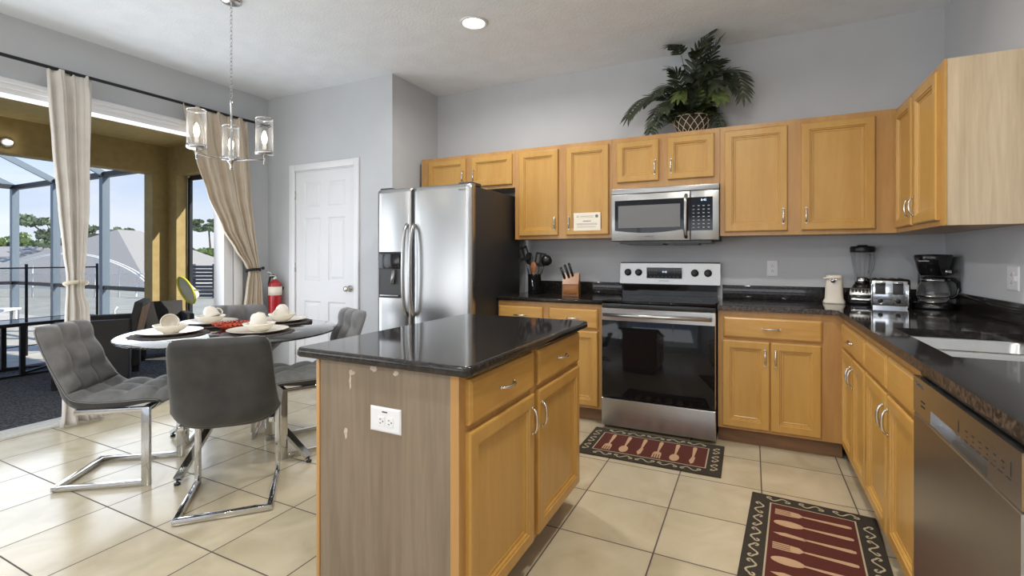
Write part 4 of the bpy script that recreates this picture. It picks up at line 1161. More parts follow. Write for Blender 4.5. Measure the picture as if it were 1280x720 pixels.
for k in range(7):
    a = -PI * (.05 + .9 * k / 6); rnd = random.Random(50 + k)
    tp = pc + Vector((.20 * math.cos(a), .17 * math.sin(a), .26 + rnd.uniform(-.06, .12)))
    frond(tp, pc + Vector((.08 * math.cos(a), .07 * math.sin(a), .32)), .25, 9, .08, .011, 'leaf_light' if k in (2, 5) else 'leaf', seed=60 + k)
for k, (tx, ty, tz, cx_, cz_) in enumerate(((-.62, -.16, 2.50, -.52, 2.62), (-.55, -.10, 2.66, -.48, 2.66), (-.36, -.18, 2.72, -.38, 2.70), (-.24, -.16, 2.48, -.30, 2.66), (-.14, -.08, 2.50, -.24, 2.60),
                                          (-.48, -.16, 2.44, -.45, 2.60), (-.30, -.02, 2.88, -.36, 2.74), (-.74, -.06, 2.46, -.60, 2.58), (-.20, -.18, 2.38, -.28, 2.56), (-.58, -.18, 2.36, -.50, 2.54), (-.34, .08, 2.70, -.38, 2.62), (-.22, .06, 2.72, -.3, 2.66))):
    frond(rel(tx, ty, tz), rel(cx_, ty * .4, cz_), .22, 12, .105, .013, 'leaf_light' if k in (5, 8) else 'leaf', seed=120 + k)
# low foliage skirt
for k in range(9):
    m = MB(); rnd = random.Random(90 + k); a0 = -PI * (k + .5) / 9
    for j in range(16):
        a = a0 + rnd.uniform(-.3, .3); p = pc + Vector((.10 * math.cos(a), .10 * math.sin(a), .12 + rnd.uniform(0, .05)))
        leaflet(m, p, (math.cos(a) * .8, math.sin(a) * .6, rnd.uniform(-.1, .8)), rnd.uniform(.09, .15), .014, Vector((0, 0, 1)), .4)
    m.build('leaf_cluster', 'leaf_light' if k in (2, 6) else 'leaf', t)
for (vx, vy, seed, zz) in ((-.705, -.12, 1, 2.20), (-.21, -.05, 2, 2.20), (-.60, -.09, 3, 2.30)):
    rnd = random.Random(seed); m = MB(); m.use('stem')
    p0 = pc + Vector((0, 0, .12)); p2 = rel(vx, vy, zz); p1 = rel((vx * .75 + -.412 * .25), vy, 2.42)
    m.tube([bez(p0, p1, p2, i / 10) for i in range(11)], .002, 5); m.use('leaf')
    for i in range(12):
        p = bez(p0, p1, p2, .4 + .6 * i / 11)
        for s in (-1, 1): leaflet(m, p, (s, rnd.uniform(-.5, .5), -.5), .065, .014, Vector((0, -1, .2)), .3)
    m.build('vine', None, t)

# ------------------------------------------------------------------ chandelier
cc = Vector((-2.98, 1.985, 1.853))
t = thing('chandelier', 'chrome three-light chandelier with clear glass cylinders over dining table', 'chandelier', (cc.x, cc.y, ZC))
m = MB(); m.lathe([(0, 0), (.062, 0), (.062, -.012), (.05, -.022), (.012, -.026), (0, -.026)], (cc.x, cc.y, ZC), 28); m.build('canopy', 'chrome', t)
m = MB(); z = ZC - .026; k = 0
while z > 2.245:
    a = k % 2 * PI / 2; pts = []
    for i in range(13):
        b_ = 2 * PI * i / 12; pts.append(Vector((cc.x + .007 * math.cos(b_) * math.cos(a), cc.y + .007 * math.cos(b_) * math.sin(a), z - .014 + .016 * math.sin(b_))))
    m.tube(pts, .0017, 5, cap=False); z -= .0245; k += 1
m.build('chain', 'chrome', t)
m = MB(); m.lathe([(0, .378), (.010, .378), (.010, .36), (.007, .355), (.007, .02), (.022, .012), (.024, -.010), (.012, -.022), (.008, -.04), (.011, -.048), (.005, -.062), (0, -.064)], cc, 20); m.build('centre_stem', 'chrome', t)
for a in (27, 147, 267):
    a = math.radians(a); d = Vector((math.cos(a), math.sin(a), 0)); e = cc + d * .21
    m = MB(); m.tube([cc + d * .018, e], .005, 8); m.tube([e + Vector((0, 0, -.030)), e + Vector((0, 0, .035))], .005, 10); m.build('arm', 'chrome', t)
    b_ = e + Vector((0, 0, .030))
    cup = MB().lathe([(0, 0), (.046, 0), (.054, .006), (.054, .026), (.052, .026), (.050, .008), (0, .006)], b_, 28).build('cup', 'chrome', t)
    m = MB(); m.lathe([(.0505, .010), (.0505, .235)], b_, 36); m.build('glass_shade', 'lamp_glass', t)
    m = MB(); m.lathe([(.0485, .228), (.0525, .228), (.0525, .236), (.0485, .236)], b_, 36, closed=True); m.build('shade_rim', 'nickel', t)
    m = MB(); m.lathe([(0, .006), (.011, .006), (.011, .075), (0, .075)], b_, 16); m.build('candle_sleeve', 'plate', t)
    light('bulb_light', 'POINT', e + Vector((0, 0, .16)), 3.5, (1, .95, .88))
    bb = MB().lathe([(0, .075), (.008, .075), (.016, .100), (.015, .120), (.006, .150), (0, .158)], b_, 16).build('bulb', 'bulb', t)

# ------------------------------------------------------------------ curtains
CXW = -4.44
def curtain(name, label, rows, nf, mat, depth=.028, seed=0, tie_z=None):
    t = thing(name, label, 'curtain', (CXW, (rows[0][1] + rows[0][2]) / 2, rows[0][0]))
    NU, NV = 96, 70
    rnd = random.Random(seed); 
    zt_, zb_ = rows[0][0], rows[-1][0]
    def edge(z):
        for (a, b_) in zip(rows, rows[1:]):
            if a[0] >= z >= b_[0]:
                s = (a[0] - z) / max(1e-6, a[0] - b_[0]); s = s * s * (3 - 2 * s) * .4 + s * .6
                return a[1] + (b_[1] - a[1]) * s, a[2] + (b_[2] - a[2]) * s, (a[3] + (b_[3] - a[3]) * s)
        return rows[-1][1:]
    cs_ = [(nf, .55), (nf * 1.7, .30), (nf * .53, .55), (nf * 2.9, .12)]
    php = [rnd.uniform(0, 6.28) for _ in cs_]; dr = [rnd.uniform(-1.2, 1.2) for _ in cs_]
    def fn(u, v):
        z = zt_ + (zb_ - zt_) * v
        y0, y1, dm = edge(z)
        wv = sum(a_ * math.sin(2 * PI * k_ * u + p_ + d_ * math.sin(2.2 * v + p_)) for (k_, a_), p_, d_ in zip(cs_, php, dr))
        hd = max(0, 1 - abs(v - .02) / .03)
        return Vector((CXW + depth * dm * wv * (1 - .5 * hd), y0 + (y1 - y0) * (u + .018 * math.cos(2 * PI * nf * u + php[0])), z))
    m = MB(); m.grid(fn, NU, NV)
    o = m.build('panel', mat, t, fix=False)
    so = o.modifiers.new('thickness', 'SOLIDIFY'); so.thickness = .0025
    if tie_z:
        y0, y1, dm = edge(tie_z)
        m = MB(); m.tube([(CXW + (.052 * dm + .012) * math.cos(2 * PI * i / 24), (y0 + y1) / 2 + ((y1 - y0) / 2 + .012) * math.sin(2 * PI * i / 24), tie_z + .012 * math.cos(2 * PI * i / 24)) for i in range(25)], .009, 6, flat=1.6)
        m.build('tieback', 'rope' if seed == 1 else 'black_metal', t)
        if seed != 1:
            m = MB(); m.tube([(XL, y1 + .055, tie_z + .02), (CXW - .01, y1 + .055, tie_z + .02)], .006, 8); m.lathe([(0, 0), (.016, 0), (.016, .01), (0, .012)], T=Matrix.Translation((CXW - .012, y1 + .055, tie_z + .02)) @ Matrix.Rotation(PI / 2, 4, 'Y'), n=16)
            m.build('holdback_hook', 'black_metal', t)
    return t
# rows: z, y_left, y_right, fold depth
curtain('curtain', 'cream linen curtain panel tied in the middle, left of slider', [(2.575, 1.605, 1.872, .8), (2.40, 1.615, 1.88, .9), (2.0, 1.640, 1.872, 1), (1.6, 1.672, 1.865, 1), (1.25, 1.702, 1.842, .9), (1.10, 1.72, 1.828, .7), (.98, 1.72, 1.828, .7), (.85, 1.712, 1.862, .8), (.5, 1.70, 1.885, .9), (.10, 1.695, 1.91, 1), (.012, 1.68, 1.965, 1.5)], 3.6, 'curtain', seed=1, tie_z=1.04)
curtain('curtain', 'tan curtain panel swept right to a black holdback beside slider', [(2.575, 2.515, 3.12, .8), (2.35, 2.55, 3.13, 1), (2.10, 2.62, 3.145, 1), (1.80, 2.72, 3.16, 1), (1.50, 2.86, 3.19, 1), (1.30, 2.99, 3.215, 1), (1.17, 3.09, 3.235, .8), (1.08, 3.135, 3.245, .7), (.95, 3.11, 3.265, .8), (.6, 3.06, 3.275, 1), (.1, 3.02, 3.285, 1.1), (.012, 3.02, 3.285, 1.2)], 6, 'curtain_tan', seed=4, tie_z=1.10)
t = thing('curtain_rod', 'long black curtain rod above the sliding door opening', 'curtain rod', (CXW, 1.7, 2.595))
m = MB(); m.tube([(CXW, -.2, 2.572), (CXW, 3.34, 2.572)], .0125, 12); m.build('rod', 'black_metal', t)
for y in (-.22, 3.36): MB().lathe([(0, -.022), (.018, -.012), (.022, 0), (.018, .012), (0, .022)], (CXW, y, 2.572), 14).build('finial', 'black_metal', t)
for y in (.3, 1.75, 3.28):
    m = MB(); m.tube([(XL, y, 2.55), (CXW, y, 2.556)], .006, 8); m.box(XL, XL + .006, y - .015, y + .015, 2.545, 2.605); m.build('bracket', 'black_metal', t)
# ------------------------------------------------------------------ fire extinguisher
ex = Vector((-4.315, 3.335, .60))
t = thing('fire_extinguisher', 'red fire extinguisher hung on the wall left of the white door', 'fire extinguisher', tuple(ex))
m = MB(); m.lathe([(0, 0), (.05, 0), (.060, .012), (.063, .03), (.063, .33), (.055, .37), (.030, .395), (.022, .40), (0, .40)], ex, 28); m.build('cylinder', 'red_paint', t)
m = MB(); m.lathe([(.0636, .25), (.0642, .25), (.0642, .335), (.0636, .335)], ex, 28, closed=True); m.build('label_wrap', 'paper', t)
m = MB(); m.lathe([(0, .40), (.020, .40), (.020, .425), (.014, .43), (.014, .445), (0, .445)], ex, 16); m.box(ex.x - .012, ex.x + .012, ex.y - .07, ex.y + .02, ex.z + .44, ex.z + .452, bev=.003); m.tube([ex + Vector((0, -.01, .45)), ex + Vector((0, -.085, .49))], .008, 8); m.build('valve_handle', 'nickel', t)
m = MB(); m.tube([ex + Vector((-.015, 0, .43)), ex + Vector((-.06, -.01, .43)), ex + Vector((-.082, -.01, .36)), ex + Vector((-.080, -.01, .20)), ex + Vector((-.075, -.01, .10))], .010, 8); m.build('hose', 'black_plastic', t)
m = MB(); m.box(ex.x - .02, ex.x + .02, ex.y + .06, YP, ex.z + .30, ex.z + .33); m.build('wall_bracket', 'black_metal', t)

# ------------------------------------------------------------------ dining table
TC = Vector((-2.99, 2.02, 0)); TR = .62; TZ = .76
t = thing('dining_table', 'round clear glass dining table on crossed chrome legs', 'table', tuple(TC))
m = MB(); m.lathe([(0, TZ - .010), (TR - .004, TZ - .010), (TR, TZ - .007), (TR, TZ - .003), (TR - .004, TZ), (0, TZ)], TC, 72); m.build('glass_top', 'glass_top', t)
feet = [(.185, -.49), (.618, .036), (-.185, .49), (-.60, -.036)]
for i, (fx, fy) in enumerate(feet):
    f_ = Vector((fx, fy, .03)); f_.x *= .97; f_.y *= .97; top = Vector((-fx * .72, -fy * .72, TZ - .022))
    off = Vector((-fy, fx, 0)).normalized() * .024
    m = MB(); m.bar(TC + f_ + off, TC + top + off, .042, .02); m.build('leg', 'chrome', t)
    lg = MB().lathe([(0, 0.002), (.016, .002), (.016, .012), (.006, .014), (.006, .035), (0, .035)], TC + Vector((f_.x, f_.y, 0)) + off, 14).build('levelling_foot', 'black_plastic', t)
    MB().lathe([(0, TZ - .024), (.024, TZ - .024), (.024, TZ - .0105), (0, TZ - .0105)], TC + Vector((top.x, top.y, 0)) + off, 18).build('support_disc', 'chrome', t)

# ------------------------------------------------------------------ dining chairs
def make_chair():
    t = thing('dining_chair', 'x', 'chair')
    # profile of shell centre line (x,z) from seat front to back top
    K = [(.285, .440), (.27, .462), (.20, .468), (.08, .458), (-.04, .448), (-.13, .452), (-.185, .485), (-.215, .55), (-.245, .64), (-.280, .75), (-.318, .865)]
    def prof(v):
        k = v * (len(K) - 1); i = min(len(K) - 2, int(k)); s = k - i
        p = [K[max(0, i - 1)], K[i], K[i + 1], K[min(len(K) - 1, i + 2)]]
        def cr(a, b_, c_, d_): return .5 * ((2 * b_) + (-a + c_) * s + (2 * a - 5 * b_ + 4 * c_ - d_) * s * s + (-a + 3 * b_ - 3 * c_ + d_) * s ** 3)
        return cr(*[q[0] for q in p]), cr(*[q[1] for q in p])
    def nrm(v):
        a = prof(max(0, v - .01)); b_ = prof(min(1, v + .01)); dx, dz = b_[0] - a[0], b_[1] - a[1]; l = math.hypot(dx, dz)
        return dz / l, -dx / l     # towards the sitter / up
    def width(v):
        if v < .5: base = .205 + .030 * (v / .5)
        else: base = .235 - .030 * ((v - .5) / .5)
        e = min(v / .07, (1 - v) / .07, 1)
        return base - .035 * (1 - math.sqrt(max(0, 1 - (1 - e) ** 2)))
    rows_q = [0, .16, .30, .44, .60, .76, .90, 1.0]
    def quilt(u, v):
        # u -1..1 ; seams: 2 lengthwise and cross seams
        q = abs(math.sin(PI * (u + 1) * 1.5)) ** .55
        for a, b_ in zip(rows_q, rows_q[1:]):
            if a <= v <= b_:
                r_ = abs(math.sin(PI * (v - a) / (b_ - a))) ** .55; break
        return q * r_
    def side(u, v, s):
        x, z = prof(v); nx, nz_ = nrm(v); w_ = width(v)
        nx, nz_ = -nx * -1, nz_
        uu = u * 2 - 1
        rim = (1 - abs(uu) ** 7)
        vr = min(1, v / .035, (1 - v) / .035); vr = math.sqrt(max(0, 1 - (1 - vr) ** 2))
        # bucket: sides curl towards the sitter around the junction
        curl = .045 * abs(uu) ** 3 * math.exp(-((v - .60) / .22) ** 2)
        if s > 0: off = (.004 + .018 * rim + .038 * quilt(uu, v) * rim) * vr + curl
        else: off = -(.006 + (.018 + .030 * math.exp(-((v - .42) / .22) ** 2)) * rim) * vr + curl
        return Vector((x + nx * off, uu * w_, z + nz_ * off))
    def shell(v0, v1, name, capend):
        m = MB(); NU, NV = 30, 30
        m.use('chair_fabric'); g1 = m.grid(lambda u, v: side(u, v0 + (v1 - v0) * v, 1), NU, NV)
        m.use('chair_back'); g2 = m.grid(lambda u, v: side(u, v0 + (v1 - v0) * v, -1), NU, NV)
        for j in range(NV):
            m.f([g1[j][0], g1[j + 1][0], g2[j + 1][0], g2[j][0]], True); m.f([g1[j][-1], g1[j + 1][-1], g2[j + 1][-1], g2[j][-1]], True)
        for j in (0, NV):
            for i in range(NU): m.f([g1[j][i], g1[j][i + 1], g2[j][i + 1], g2[j][i]], True)
        return m.build(name, None, t)
    shell(0, .54, 'seat', 0); bk_ = shell(.54, 1, 'backrest', 1)
    m = MB()
    pts = [side(0, .10 + .9 * i / 30 * .985, -1).lerp(side(0, .10 + .9 * i / 30 * .985, 1), .5) + Vector((0, -.002, 0)) for i in range(31)]
    m.tube(pts, .0022, 6)
    pts = [p * 1 for p in pts]; pts = [Vector((p.x, -p.y, p.z)) for p in pts]; m.tube(pts, .0022, 6)
    pts = [side(i / 20, .992, -1).lerp(side(i / 20, .992, 1), .5) + Vector((-.002, 0, .003)) for i in range(21)]; m.tube(pts, .0022, 6)
    m.build('piping', 'piping', t)
    # chrome cantilever frame
    for s in (-1, 1):
        MB().box(.185, .225, s * .195 - .0125, s * .195 + .0125, .0, .425, bev=.002).build('leg', 'chrome', t)
    m = MB()
    for s in (-1, 1):
        m.box(-.225, .190, s * .195 - .0125, s * .195 + .0125, .004, .030, bev=.002)
    m.box(-.235, -.205, -.2075, .2075, .004, .030, bev=.002)
    m.build('floor_frame', 'chrome', t)
    m = MB()
    for s in (-1, 1): m.box(-.13, .190, s * .195 - .0125, s * .195 + .0125, .400, .425, bev=.002)
    m.box(.185, .225, -.19, .19, .402, .425, bev=.002)
    m.build('seat_support', 'chrome', t)
    return t
ch = make_chair()
spots = [((-3.22, 1.51), 37.4, 'grey quilted cantilever chair seen from its side, beside the cream curtain'),
         ((-2.405, 1.607), 137.2, 'grey suede cantilever chair with its smooth back to the camera'),
         ((-2.655, 2.31), 245, 'grey quilted chair between the glass table and the island corner'),
         ((-3.32, 2.183), -45, 'grey chair on the far side of the table near the extinguisher')]
copies = [ch] + [copy_tree(ch) for _ in spots[1:]]
for c_, ((x, y), a, lb) in zip(copies, spots):
    c_.location = (x, y, 0); c_.rotation_euler = (0, 0, math.radians(a)); c_['label'] = lb; c_['group'] = 'dining chairs around the glass table'

# ------------------------------------------------------------------ table setting
def placemat():
    m = MB(); n = 48
    prev = None
    for r_, z in ((0.0, .002), (.05, .003), (.10, .003), (.15, .004), (.19, .004), (.21, .002)):
        if r_ == 0: c0 = m.v((0, 0, z)); prev = None; continue
        rg = [m.v(((r_ + (.006 * math.sin(i * 2.2) if r_ > .2 else 0)) * math.cos(2 * PI * i / n), (r_ + (.006 * math.sin(i * 2.2) if r_ > .2 else 0)) * math.sin(2 * PI * i / n), z + .0015 * (i % 2))) for i in range(n)]
        if prev: m.bridge(prev, rg)
        else:
            for i in range(n): m.f([c0, rg[i], rg[(i + 1) % n]])
        prev = rg
    bt = [m.v((q.co.x, q.co.y, 0)) for q in prev]; m.bridge(prev, bt); m.f(bt)
    return m.build('placemat', 'placemat')
def plate(): return MB().lathe([(0, .002), (.10, .002), (.11, 0), (.115, .002), (.16, .014), (.175, .020), (.176, .022), (.170, .021), (.12, .008), (0, .006)], n=44).build('plate', 'plate')
def bowl_(): return MB().lathe([(0, 0), (.035, 0), (.036, .004), (.060, .022), (.078, .050), (.081, .060), (.078, .060), (.072, .045), (.050, .018), (0, .008)], n=40).build('bowl', 'plate')
CS = 1.22
def cup():
    e = thing('cup', 'x', 'cup')
    MB().lathe([(0, 0), (.020, 0), (.023, .004), (.035, .016), (.042, .038), (.044, .065), (.044, .078), (.041, .078), (.041, .062), (.038, .038), (.02, .012), (0, .008)], n=32).build('cup_body', 'plate', e)
    MB().tube([(.040, 0, .070), (.058, 0, .074), (.068, 0, .058), (.064, 0, .038), (.050, 0, .026), (.036, 0, .026)], .0048, 8).build('handle', 'plate', e)
    return e
PM, PL, BW, CP = placemat(), plate(), bowl_(), cup()
sets = [((-3.19, 1.735), 'nearest the cream curtain', (-40, 75, 20)), ((-2.77, 2.02), 'right of the red dish, nearest the camera', (200, 160, 200)),
        ((-3.08, 2.43), 'at the extinguisher side of the table', (150, 165, 60)), ((-3.42, 2.12), 'at the far left of the table', (20, 150, 120))]
for i, ((x, y), where, (ya, tilt, rz)) in enumerate(sets):
    a, b_, c_, d_ = (PM, PL, BW, CP) if i == 0 else (PM.copy(), PL.copy(), BW.copy(), copy_tree(CP))
    if i:
        for q in (a, b_, c_): COL.objects.link(q)
    a.location = (x, y, TZ + .0003); a.rotation_euler.z = i
    b_.location = (x, y, TZ + .005); c_.location = (x + .01, y, TZ + .0115)
    tag(a, 'dark woven round placemat ' + where, 'placemat', 'placemats on the glass table'); tag(b_, 'white dinner plate ' + where, 'plate', 'plates on the glass table')
    tag(c_, 'white bowl on the plate ' + where, 'bowl', 'bowls on the glass table'); tag(d_, 'tipped white cup in the bowl ' + where, 'cup', 'cups in the bowls')
    R = Matrix.Rotation(math.radians(ya), 4, 'Z') @ Matrix.Rotation(math.radians(tilt), 4, 'Y') @ Matrix.Rotation(math.radians(rz), 4, 'Z')
    off = R @ Vector((0, 0, .042))
    dz = .084 if tilt > 120 else .074
    d_.scale = (1.08,) * 3; c_.scale = (1.15, 1.15, .85); d_.rotation_euler = R.to_euler(); d_.location = Vector((x + .01, y, TZ + dz)) - off
m = MB(); rc = Vector((-3.08, 2.06, TZ))
m.lathe([(0, .004), (.05, .004), (.055, 0), (.06, .004), (.095, .022), (.10, .028), (.094, .028), (.055, .012), (0, .010)], rc, 32)
rnd = random.Random(3)
for k in range(22):
    a = 2 * PI * k / 22; p = rc + Vector((.088 * math.cos(a), .088 * math.sin(a), .024))
    for b_ in (-.3, .35):
        q = p + Vector((.035 * math.cos(a + b_), .035 * math.sin(a + b_), rnd.uniform(.008, .022)))
        m.tube([p, p.lerp(q, .5) + Vector((0, 0, .006)), q], .0045, 6, r2=.003)
tag(m.build('coral_dish', 'red_glass'), 'orange-red branching coral-shaped dish in the table centre', 'dish')
# ------------------------------------------------------------------ lanai (covered porch)
LX, LYE, LZ = -7.4, 4.0, 2.78
struct('lanai_floor', bx(LX - .1, XL - .2, -2.5, LYE + .1, -.15, -.012), 'carpet')
struct('lanai_ceiling', bx(LX - .3, XL - .12, -2.5, LYE + .45, LZ, LZ + .12), 'stucco_ceiling')
m = MB(); m.box(LX - .2, LX, -2.5, 3.80, 2.385, LZ); m.box(LX - .2, LX, 3.80, LYE, -.1, LZ); m.box(LX - .2, LX, -2.5, -2.2, -.1, 2.385)
struct('wall_lanai_pool_side', m, 'stucco')
m = MB(); m.box(LX - .2, -7.20, LYE, LYE + .15, -.1, LZ); m.box(-7.20, -4.9, LYE, LYE + .15, 2.38, LZ); m.box(-4.9, XL - .12, LYE, LYE + .2, -.1, LZ)
struct('wall_lanai_end', m, 'stucco')
struct('wall_house_outside', bx(XL - .32, XL - .121, YP + .12, LYE, -.1, LZ), 'stucco')
m = MB(); m.box(XL - .30, XL - .122, OY1 + .13, YP + .12, -.1, LZ); m.box(XL - .30, XL - .122, OY0 - .05, OY1 + .13, OZ + .02, LZ); m.box(XL - .30, XL - .122, -2.5, OY0 - .05, -.1, LZ)
struct('wall_house_porch', m, 'stucco')
m = MB(); m.box(LX - .4, XL, LYE + .15, LYE + .42, 2.38, 2.42); struct('lanai_soffit', m, 'stucco')
# screen frame in the end opening
t = thing('screen_frame', 'dark metal insect screen frame in the far porch opening', 'screen', (-6.2, LYE + .17, 0))
m = MB()
for x in (-7.198, -5.6, -4.95): m.box(x, x + .05, LYE + .15, LYE + .19, -.05, 2.36)
m.box(-7.15, -4.9, LYE + .15, LYE + .19, 2.32, 2.38); m.box(-7.15, -4.9, LYE + .15, LYE + .19, -.05, .0)
m.build('frame', 'bronze_dark', t)
MB().box(-7.15, -4.95, LYE + .168, LYE + .170, 0, 2.30).build('screen_mesh', 'screen', t)
# glowing disc standing in for a ceiling light reflected on the beam
t = thing('porch_light', 'small warm lamp glowing on the porch beam at far left', 'lamp', (LX, 2.34, 2.52))
m = MB(); m.lathe([(0, 0), (.05, 0), (.05, .02), (0, .02)], T=Matrix.Translation((LX, 2.34, 2.50)) @ Matrix.Rotation(PI / 2, 4, 'Y'), n=20); m.build('backplate', 'white', t)
m = MB(); m.lathe([(0, -.02), (.035, -.012), (.04, 0), (.035, .012), (0, .02)], (LX + .045, 2.34, 2.50), 18); m.build('glass_globe', 'lamp_glow', t)

# ------------------------------------------------------------------ yard
struct('pool_deck', bx(-22, LX - .101, -14, 4.9, -.2, -.05), 'paver')
struct('lawn', bx(-70, 30, -40, 80, -.5, -.21), 'grass')
struct('side_path', bx(LX - .1, 8, LYE + .46, 6.6, -.2, -.06), 'paver')
# pool cage: wall parallel to x at y=4, posts + rails + sloping roof beams
t = thing('pool_cage', 'grey aluminium screen enclosure around the pool deck', 'enclosure', (-10.6, 4.0, 0))
CY, CT = 4.02, 2.54
PXs = [-7.75, -9.18, -10.80, -12.40]
for x in PXs:
    MB().box(x - .075, x + .025, CY - .03, CY + .07, -.05, CT).build('post', 'bronze', t)
m = MB(); m.box(-12.43, -7.6, CY - .03, CY + .05, CT - .05, CT + .03); m.build('top_rail', 'bronze_dark', t)
m = MB(); m.box(-12.43, -7.6, CY - .02, CY + .03, .72, .78); m.build('chair_rail', 'bronze_dark', t)
m = MB(); m.box(-12.43, -7.6, CY, CY + .005, -.05, CT); m.build('side_screen', 'screen', t)
for x in PXs:
    m = MB(); m.bar((x, CY, CT), (x, CY - 1.3, CT + .68), .05, .09); m.bar((x, CY - 1.3, CT + .68), (x, -6, CT + .68), .05, .09); m.build('roof_beam', 'bronze', t)
m = MB(); m.bar((-12.4, CY - 1.3, CT + .68), (LX - .2, CY - 1.3, CT + .68), .05, .05, (0, 0, 1)); m.bar((-12.4, CY, CT), (-12.4, -8, CT), .08, .08); m.bar((-12.4, -8, .75), (-12.4, CY, .75), .05, .06); m.build('cross_beam', 'bronze_dark', t)
for y in (2.4, .8, -.8, -2.4, -4.0): MB().box(-12.46, -12.36, y - .04, y + .04, -.05, CT).build('post', 'bronze', t)
# black pool safety fence
t = thing('safety_fence', 'thin black removable safety fence standing at the deck edge', 'fence', (-8.45, 2.5, 0))
for y in (-.6, .27, 1.13, 2.0, 2.86, 3.62):
    MB().tube([(-8.45, y, -.05), (-8.45, y, 1.14)], .016, 8).build('post', 'black_metal', t)
m = MB(); m.tube([(-8.45, -.6, 1.09), (-8.45, 3.62, 1.09)], .010, 6); m.tube([(-8.45, -.6, .08), (-8.45, 3.62, .08)], .008, 6); m.build('top_cord', 'black_metal', t)
MB().box(-8.452, -8.448, -.6, 3.62, .08, 1.09).build('fence_mesh', 'screen', t)
# low glass topped patio table
t = thing('patio_table', 'low black metal patio table with dark glass top on the porch', 'table', (-7.0, 2.4, 0))
TY0, TY1, TX0, TX1, TT = 1.1, 3.0, -7.32, -6.80, .545
MB().box(TX0 + .02, TX1 - .02, TY0 + .02, TY1 - .02, TT - .012, TT - .002).build('glass_top', 'black_glass', t)
m = MB()
for a in ((TX0, TX0 + .035, TY0, TY1), (TX1 - .035, TX1, TY0, TY1), (TX0 + .035, TX1 - .035, TY0, TY0 + .035), (TX0 + .035, TX1 - .035, TY1 - .035, TY1)): m.box(*a, TT - .035, TT)
m.build('top_frame', 'black_metal', t)
for x in (TX0 + .03, TX1 - .03):
    for y in (1.35, 2.28, 2.9):
        MB().box(x - .02, x + .02, y - .02, y + .02, -.012, TT - .035).build('leg', 'black_metal', t)
m = MB(); m.box(TX1 - .045, TX1 - .02, TY0, TY1, -.010, .012); m.box(TX0 + .02, TX0 + .045, TY0, TY1, -.010, .012); m.bar((TX0 + .03, 2.28, .02), (TX1 - .03, 2.9, .02), .025, .02); m.bar((TX0 + .03, 2.9, .02), (TX1 - .03, 2.28, .02), .025, .02); m.build('stretcher', 'black_metal', t)
# wicker armchairs
def armchair(label, loc, rot, slat, k=1):
    t = thing('wicker_armchair', label, 'chair', loc, rot, 'wicker armchairs on the porch')
    T = Matrix.Translation(loc) @ Matrix.Rotation(rot, 4, 'Z')
    for s in (-1, 1):
        m = MB(); m.box(-.32, .26, s * .29 - .05, s * .29 + .05, .06, .63, bev=.012, T=T); m.build('arm', 'wicker', t)
    m = MB(); m.box(-.26, .28, -.24, .24, .16, .40, bev=.012, T=T); m.build('seat', 'wicker', t)
    m = MB(); Tb = T @ Matrix.Translation((-.30, 0, .38)) @ Matrix.Rotation(-.20, 4, 'Y'); m.box(-.035, .035, -.27, .27, 0, .42, bev=.010, T=Tb); bk_ = m.build('backrest', 'wicker', t)
    m = MB(); m.box(-.040, -.036, -.25, .25, .05, .38, T=Tb); m.build('back_slat', slat, t)
    for x in (-.28, .23):
        for s in (-1, 1):
            m = MB(); m.box(x - .03, x + .03, s * .29 - .035, s * .29 + .035, 0, .07, T=T); m.build('leg', 'black_metal', t)
    t.scale = (k, k, k)
    return t
armchair('black wicker armchair on the porch just behind the quilted dining chair', (-5.95, 2.54, -.012), math.radians(236), 'towel_tan')
armchair('black wicker armchair in the far porch corner beside the post', (-6.66, 3.56, -.012), math.radians(-22), 'wicker', .84)
# pool skimmer net leaning in the end opening
t = thing('pool_net', 'yellow-rimmed pool net with long pole beside the porch opening', 'pool net', (-6.60, 3.88, .9))
nc = Vector((-6.62, 3.80, .80)); m = MB()
ux, uz = Vector((.896, .443, 0)), Vector((0, 0, 1))
ring = [nc + (ux * (.095 * math.cos(a)) + uz * (.17 * math.sin(a))) + ux * (-.17 * math.sin(a)) * .45 + Vector((0, -.01 * math.cos(a), 0)) for a in [2 * PI * i / 28 for i in range(29)]]
m.tube(ring, .014, 8, cap=False); m.build('rim', 'yellow', t)
m = MB(); prev = None
for k, s in enumerate((.98, .8, .55, .28)):
    rg = [m.v(nc + (p - nc) * s + ux * .10 * (1 - s) + Vector((0, .09 * (1 - s), -.05 * (1 - s)))) for p in ring[:-1]]
    if prev: m.bridge(prev, rg)
    prev = rg
m.f(prev); m.build('net_bag', 'net', t)
m = MB(); m.tube([nc + ux * .10, nc + ux * .2, nc + ux * 1.3 + uz * -.01], .011, 8); m.build('pole', 'nickel', t)
# white loungers on the deck
def lounger(loc, rot, label):
    t = thing('sun_lounger', label, 'lounger', loc, rot, 'white loungers on the pool deck')
    T = Matrix.Translation(loc) @ Matrix.Rotation(rot, 4, 'Z')
    m = MB(); m.box(-.6, .9, -.32, .32, .30, .34, bev=.01, T=T); m.build('seat', 'lounger', t)
    m = MB(); m.box(-.75, 0, -.32, .32, -.02, .02, bev=.01, T=T @ Matrix.Translation((-.55, 0, .32)) @ Matrix.Rotation(math.radians(38), 4, 'Y')); m.build('backrest', 'lounger', t)
    for x in (-.5, .8):
        for s in (-1, 1):
            m = MB(); m.box(x - .02, x + .02, s * .28 - .02, s * .28 + .02, 0, .30, T=T); m.build('leg', 'lounger', t)
lounger((-10.2, 2.3, -.05), 2.3, 'white sun lounger on the pool deck nearer the safety fence')
lounger((-11.9, 3.2, -.05), 2.3, 'white sun lounger on the pool deck, nearer the cage wall')
lounger((-11.0, 1.0, -.05), 2.3, 'white sun lounger at the left edge, beyond the porch')
